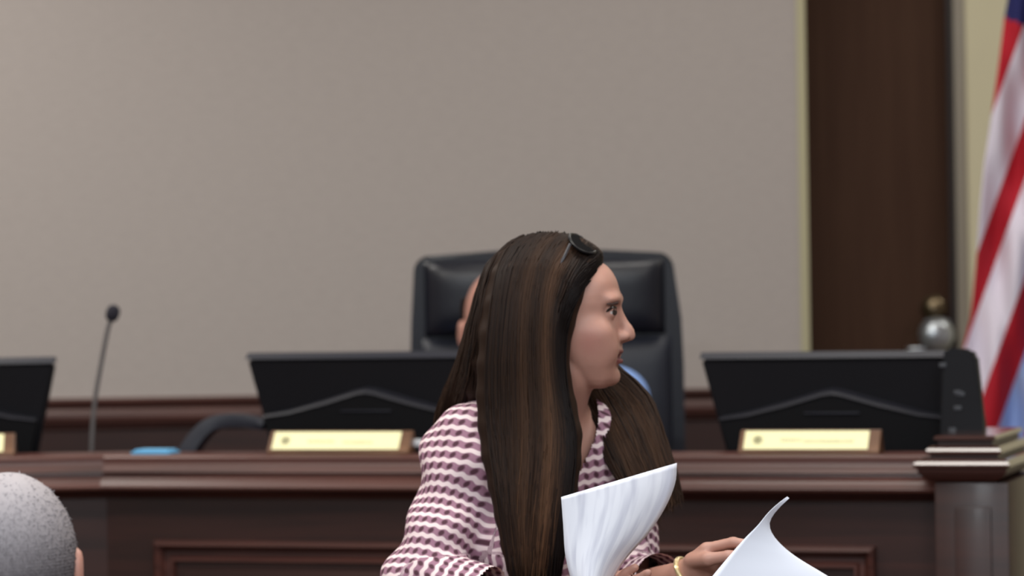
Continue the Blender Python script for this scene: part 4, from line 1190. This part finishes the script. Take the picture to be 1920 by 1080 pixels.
# ------------------------------------------------------------------ sunglasses pushed up on her head
sg0 = Vector(hp_(1098, 462)); SGM = frame(sg0)
sung = root('sunglasses', 'dark sunglasses pushed up on the dark haired woman\'s head', 'sunglasses', SGM)
top_, bot_ = hp_(1076, 439), hp_(1122, 474)
dn = (bot_ - top_); dn = dn / np.linalg.norm(dn); nr = np.cross(hl, dn); nr /= np.linalg.norm(nr)
if nr[2] < 0: nr = -nr
def sp(lat, t, h): return Vector(hp_(1076, 439) + hl * lat + dn * t + nr * h) - sg0
for s in (-1, 1):
    bm = bmesh.new(); K = 20; A = []; B = []; C_ = []
    for k in range(K):
        an = 2 * math.pi * k / K
        ex = abs(math.cos(an)) ** 0.8 * math.copysign(1, math.cos(an)); ez = abs(math.sin(an)) ** 0.8 * math.copysign(1, math.sin(an))
        lat = s * 0.034 + 0.028 * ex; t = 0.024 + 0.022 * ez
        bow = -3.2 * (lat ** 2) - 0.0
        A.append(bm.verts.new(sp(lat, t, bow + 0.001))); B.append(bm.verts.new(sp(lat, t, bow + 0.004)))
    for k in range(K): bm.faces.new((A[k], A[(k + 1) % K], B[(k + 1) % K], B[k]))
    bm.faces.new(A); bm.faces.new(B)
    ln = bm_obj('lens', bm, M['lens'], sung, smooth=True)
    rim = [sp(s * 0.034 + 0.029 * math.cos(a), 0.024 + 0.023 * math.sin(a), -3.2 * (s * 0.034 + 0.029 * math.cos(a)) ** 2 + 0.0025) for a in np.linspace(0, 2 * math.pi, 25)]
    tube('rim', rim, 0.0024, M['sun_frame'], sung, sides=6)
    hx_ = sp(s * 0.064, 0.012, -3.2 * 0.064 ** 2 + 0.002)
    arm = catmull([hx_, Vector(hp_(1064, 492, s * 0.076)) - sg0, Vector(hp_(1044, 520, s * 0.083)) - sg0, Vector(hp_(1034, 552, s * 0.084)) - sg0], 14)
    tube('temple_arm', arm, 0.0024, M['sun_arm'], sung, sides=6)
tube('bridge', [sp(-0.008, 0.016, 0.003), sp(0, 0.013, 0.004), sp(0.008, 0.016, 0.003)], 0.002, M['sun_frame'], sung, sides=6)

# ------------------------------------------------------------------ papers
def sheet(name, label, Lc, Rc, mat, d_of, nu=18, nv=30, thick=0.0006):
    def rs(c):
        return catmull([Vector((x, y, 0)) for x, y in c], nv)
    A, B = rs(Lc), rs(Rc); V = []; pu_ = []; pv_ = []
    for j in range(nv):
        for i in range(nu):
            u = i / (nu - 1); v = j / (nv - 1)
            q = A[j] * (1 - u) + B[j] * u
            V.append(P(q[0], q[1], d_of(u, v))); pu_.append(u * 0.216); pv_.append(v * 0.279)
    Fc = [(j * nu + i, j * nu + i + 1, (j + 1) * nu + i + 1, (j + 1) * nu + i) for j in range(nv - 1) for i in range(nu - 1)]
    c = V[(nv - 1) * nu + nu // 2]
    o = mesh_obj(name, V, Fc, mat, None, off=(c.x, c.y, c.z), attrs={'pu': pu_, 'pv': pv_})
    o.location = c
    s_ = o.modifiers.new('thickness', 'SOLIDIFY'); s_.thickness = thick; s_.offset = 0
    return tag(o, label, 'paper', 'sheets of paper held by the woman')
sheet('paper_sheet', 'white printed sheet curling in front of the patterned blouse, larger of the two held', 
      [(1052, 932), (1056, 985), (1060, 1040), (1072, 1090), (1090, 1135)], [(1269, 868), (1266, 905), (1248, 950), (1216, 1000), (1176, 1045), (1150, 1085), (1130, 1135)], M['paper_print'],
      lambda u, v: 4.70 - 0.035 * math.sin(math.pi * u) * (0.4 + 0.6 * v) + 0.05 * u * (1 - 0.4 * v))
sheet('paper_sheet', 'white sheet with curled pointed corner held over the desk panel, lower of the two',
      [(1476, 931), (1458, 945), (1440, 962), (1420, 986), (1396, 1010), (1366, 1044), (1336, 1080), (1302, 1122)], [(1480, 934), (1462, 951), (1447, 970), (1443, 988), (1456, 1012), (1490, 1042), (1552, 1080), (1620, 1122)], M['paper_plain'],
      lambda u, v: 4.74 - 0.05 * v + 0.06 * u * v)

# ------------------------------------------------------------------ seated people
def seated(label, loc, fd, shirt, hairmat, skinmat, scale=1.0, lean=(0, 0), hair_h=0.010, h=0.006, hf_=1.0, group=None, bald=False, shrug=0.0, ear=0.738):
    """fd = +1 faces +y (away from the camera), -1 faces the camera; loc is the seat point"""
    r = root('person', label, 'person', frame(loc))
    q = lambda x, y, z: np.array([x * fd * scale + lean[0] * z, y * fd * scale + lean[1] * z, z * scale])
    S = scale
    def head(fl, g=0.0, cut_=None):
        fl.ell(q(0, -0.005, 0.778), ((0.0755 + g) * S, (0.097 + g) * S, (0.102 + g) * S), k=0.01)
    b = Field((-0.34, -0.36, -0.5), (0.34, 0.62, 0.92) if fd > 0 else (0.34, 0.36, 0.92), h) if fd > 0 else Field((-0.34, -0.62, -0.5), (0.34, 0.36, 0.92), h)
    head(b)
    b.ell(q(0, 0.045, 0.715), (0.056 * S, 0.056 * S, 0.068 * S), k=0.03)      # jaw and face
    b.ell(q(0, 0.085, 0.675), (0.02 * S, 0.016 * S, 0.014 * S), k=0.02)
    b.cone(q(0, 0.09, 0.765), q(0, 0.115, 0.728), 0.008, 0.012, k=0.012)        # nose
    b.cone(q(-0.02, 0.092, 0.700), q(0.02, 0.092, 0.700), 0.006, 0.006, k=0.006)  # mouth
    for s in (-1, 1):
        b.ell(q(s * 0.032, 0.098, 0.765), (0.014, 0.012, 0.009), k=0.012, op='sub')
        b.ell(q(s * 0.031, 0.082, 0.765), (0.0128, 0.0128, 0.0128), k=0.004)
        b.ell(q(s * 0.031, 0.096, 0.764), (0.0115, 0.0100, 0.0046), k=0.002, op='sub')
        b.ell(q(s * 0.085, -0.004, ear), (0.010 * S, 0.020 * S, 0.031 * S), k=0.008)
        b.ell(q(s * 0.095, 0.004, ear), (0.006 * S, 0.010 * S, 0.018 * S), k=0.004, op='sub')
    b.cone(q(0, -0.005, 0.70), q(0, -0.01, 0.55), 0.058 * S, 0.062 * S, k=0.03)
    def trunk(fl, g, sleeves):
        fl.ell(q(0, 0, 0.40), ((0.165 + g) * S, (0.115 + g) * S, (0.20 + g) * S), k=0.04)
        fl.ell(q(0, 0.02, 0.18), ((0.16 + g) * S, (0.13 + g) * S, (0.18 + g) * S), k=0.04)
        for s in (-1, 1):
            sh_ = shrug if s < 0 else 0.0
            fl.cone(q(s * 0.05, -0.01, 0.575), q(s * (0.175 + 0.9 * sh_), 0, 0.52 + sh_), (0.042 + g) * S, (0.055 + g) * S, k=0.03)
            fl.cone(q(s * (0.185 + 1.12 * sh_), 0, 0.51 + sh_), q(s * 0.225, 0.06, 0.27), (0.05 + g) * S, (0.042 + g) * S, k=0.03)
            if sleeves: fl.cone(q(s * 0.225, 0.06, 0.27), q(s * 0.16, 0.22, 0.22), (0.042 + g) * S, (0.036 + g) * S, k=0.02)
    trunk(b, 0, True)
    for s in (-1, 1):
        b.cone(q(s * 0.16, 0.22, 0.22), q(s * 0.11, 0.32, 0.185), 0.034, 0.026, k=0.02)
        w0 = q(s * 0.11, 0.32, 0.185)
        for i, o in enumerate((-0.027, -0.009, 0.009, 0.026)):
            p0 = w0 + np.array([o * 0.7, 0.02 * fd, 0]); p1 = w0 + np.array([o, 0.085 * fd, -0.004]); p2 = p1 + np.array([0, 0.038 * fd, -0.010]); p3 = p2 + np.array([0, 0.022 * fd, -0.018])
            b.cone(p0, p1, 0.014, 0.0115, k=0.008); b.cone(p1, p2, 0.009, 0.008, k=0.003); b.cone(p2, p3, 0.008, 0.007, k=0.003)
        b.cone(w0 + np.array([-s * fd * 0.02, 0.02 * fd, 0]), w0 + np.array([-s * fd * 0.05, 0.075 * fd, 0.0]), 0.012, 0.009, k=0.006)
    b.ell(q(0, 0, 0.08), (0.17, 0.13, 0.10), k=0.04)
    for s in (-1, 1):
        b.cone(q(s * 0.085, 0.02, 0.075), q(s * 0.10, 0.42, 0.075), 0.078, 0.055, k=0.03); b.cone(q(s * 0.10, 0.42, 0.075), q(s * 0.10, 0.45, -0.36), 0.052, 0.036, k=0.02)
    V, Fq = b.mesh(); V = relax(V, Fq, 1)
    lpz = V[:, 2] / S - 0.700; lpx = (V[:, 0] - lean[0] * V[:, 2]) / S
    lips = np.exp(-(lpz / 0.007) ** 2) * np.clip((0.025 - np.abs(lpx)) / 0.006, 0, 1) * ((V[:, 1] * fd / S) > 0.075)
    mesh_obj('body', V, Fq, skinmat, r, attrs={'lip': lips, 'blush': 0 * lips})
    c = Field((-0.34, -0.62, -0.12), (0.34, 0.62, 0.70), 0.008)
    trunk(c, 0.012, True); c.ell(q(0, 0.0, 0.1), (0.18, 0.145, 0.12), k=0.03)
    V, Fq = c.mesh(); V = relax(V, Fq, 2)
    V, Fq, _ = cut(V, Fq, (np.hypot(V[:, 0] - lean[0] * 0.6, V[:, 1] - lean[1] * 0.6) < 0.085) & (V[:, 2] > 0.57))
    mesh_obj('shirt', V, Fq, shirt, r)
    lo_ = bpy.data.objects
    t = Field((-0.34, -0.66, -0.48), (0.34, 0.66, 0.25), 0.010)
    t.ell(q(0, 0, 0.08), (0.185, 0.15, 0.12), k=0.04)
    for s in (-1, 1):
        t.cone(q(s * 0.085, 0.02, 0.075), q(s * 0.10, 0.42, 0.075), 0.09, 0.068, k=0.03); t.cone(q(s * 0.10, 0.42, 0.075), q(s * 0.10, 0.45, -0.36), 0.066, 0.055, k=0.02)
    V, Fq = t.mesh(); V = relax(V, Fq, 1); mesh_obj('trousers', V, Fq, M['trousers'], r)
    for s in (-1, 1):
        t = Field(q(s * 0.10, 0.5, -0.4) - 0.2, q(s * 0.10, 0.5, -0.4) + 0.2, 0.010)
        t.cone(q(s * 0.10, 0.43, -0.40), q(s * 0.11, 0.60, -0.415), 0.046, 0.034, k=0.02); t.cone(q(s * 0.10, 0.45, -0.40), q(s * 0.10, 0.45, -0.34), 0.045, 0.05, k=0.02)
        V, Fq = t.mesh(); V[:, 2] = np.maximum(V[:, 2], -0.45); mesh_obj('shoe', V, Fq, M['shoe'], r)
    # short hair: shell over the skull, behind the hair line, above the nape
    e = Field(q(0, 0, 0.78) - 0.16, q(0, 0, 0.78) + 0.16, 0.004)
    head(e, hair_h)
    e.ell(q(0, -0.035, 0.70), ((0.060 + hair_h) * S, (0.058 + hair_h) * S, 0.075 * S), k=0.03)
    V, Fq = e.mesh(); V = relax(V, Fq, 2)
    yy = (V[:, 1] - lean[1] * V[:, 2]) * fd / S; zq = V[:, 2] / S; xx = np.abs((V[:, 0] - lean[0] * V[:, 2]) / S)
    line = np.interp(zq, [0.64, 0.70, 0.745, 0.79, 0.84, 0.90], [-0.045, -0.035, 0.004, 0.040, 0.075, 0.085])
    dead_ = (yy > line) | (zq < 0.645)
    if bald: dead_ |= (yy > line - 0.06) | (zq > 0.82)
    V, Fq, _ = cut(V, Fq, dead_)
    tone = np.clip(0.10 + (V[:, 2] / S - 0.755) * 6.5, 0.06, 1) + 0.03 * rng.normal(size=len(V))
    nb = len(V)
    # clipped hairs standing off the shell
    pick = rng.choice(nb, min(9000, nb), replace=False)
    cen = q(0, -0.005, 0.76)
    n_ = V[pick] - cen; n_ /= np.linalg.norm(n_, axis=1)[:, None]
    dirv = n_ * 0.10 + np.array([0, -0.25 * fd, -0.75]) * (0.5 + 0.5 * (n_[:, 2:3] < 0.6)) + rng.normal(0, 0.15, n_.shape)
    dirv /= np.linalg.norm(dirv, axis=1)[:, None]
    sd = np.cross(dirv, n_); sd /= np.linalg.norm(sd, axis=1)[:, None] + 1e-9
    a_ = V[pick]; ln = rng.uniform(0.003, 0.006, (len(pick), 1))
    tri = np.stack([a_ - sd * 0.0006, a_ + sd * 0.0006, a_ + dirv * ln + n_ * 0.0006, a_ - n_ * 0.001 + dirv * 0.003], 1).reshape(-1, 3)
    allV = np.vstack([V, tri]); fcs = [tuple(x) for x in Fq.tolist()]
    for i in range(len(pick)):
        o = nb + 4 * i; fcs += [(o, o + 1, o + 2), (o, o + 2, o + 3), (o + 1, o + 3, o + 2)]
    tone = np.concatenate([tone, np.repeat(np.clip(tone[pick] + rng.normal(0, 0.06, len(pick)), 0, 1), 4)])
    mesh_obj('hair', allV, fcs, hairmat, r, attrs={'tone': np.clip(tone, 0, 1)})
    collar = [q(0.098 * math.cos(a_), -0.008 + 0.098 * math.sin(a_), 0.577 + 0.012 * math.cos(2 * a_) - 0.016 * math.sin(a_)) for a_ in np.linspace(0, 2 * math.pi, 33)]
    tube('collar', collar, 0.013, shirt, r, sides=8)
    for s in (-1, 1):
        brw = [q(s * x_, y_ + 0.003, z_) for x_, y_, z_ in ((0.014, 0.100, 0.786), (0.028, 0.098, 0.790), (0.042, 0.088, 0.788), (0.050, 0.078, 0.782))]
        tube('eyebrow', catmull(brw, 10), [0.002] + [0.003] * 7 + [0.002, 0.001], M['brow'], r, sides=6)
        lathe('iris', [(0, 0.0), (0.006, 0.0), (0.0052, 0.0014), (0, 0.002)], M['iris'], r, seg=14,
              M=Matrix.Translation(q(s * 0.031, 0.082, 0.765) + np.array([0, 0.0098 * fd, 0])) @ Matrix.Rotation(math.radians(-90 * fd), 4, 'X'))
        cpt = q(s * 0.031, 0.082, 0.765)
        lathe('eye', [(0, -0.011), (0.0095, -0.0055), (0.011, 0), (0.0095, 0.0055), (0, 0.011)], M['eye_white'], r, seg=12, M=Matrix.Translation(cpt))
    return r

# man in the audience, seen from behind
mp_ = P(14, 882, 4.0)
man_loc = Vector((mp_.x, mp_.y, mp_.z - 0.892))
seated('seated man with short grey hair seen from behind, below the end monitor', man_loc, 1, M['grey_shirt'], M['grey_hair'], M['skin_ruddy'], h=0.005, ear=0.765)
sz = man_loc.z
ac = root('audience_chair', 'plain dark audience chair under the grey haired man', 'chair', frame((man_loc.x, man_loc.y, 0)))
box('seat', (-0.23, -0.20, sz - 0.07), (0.23, 0.28, sz - 0.03), M['trousers'], ac, bevel=0.015)
box('backrest', (-0.22, -0.26, sz + 0.12), (0.22, -0.22, sz + 0.42), M['trousers'], ac, bevel=0.012)
for sx in (-1, 1):
    for sy, top in ((-0.24, sz + 0.30), (0.25, sz - 0.04)):
        tube('leg', [(sx * 0.21, sy, 0.0), (sx * 0.21, sy, top)], 0.012, M['chrome'], ac)
# member sitting in the executive chair behind the woman
hp0 = P(940, 500, DC - 0.20)
seated('seated person in light blue shirt hidden behind the woman, only head edge and shoulder showing', Vector((hp0.x + 0.03, DC - 0.22, DAIS + SEAT + 0.012)), -1, M['blue_shirt'], M['short_brown_hair'], M['skin_ruddy'],
       scale=0.95, lean=(-0.05, 0), h=0.004, bald=True, shrug=0.074)
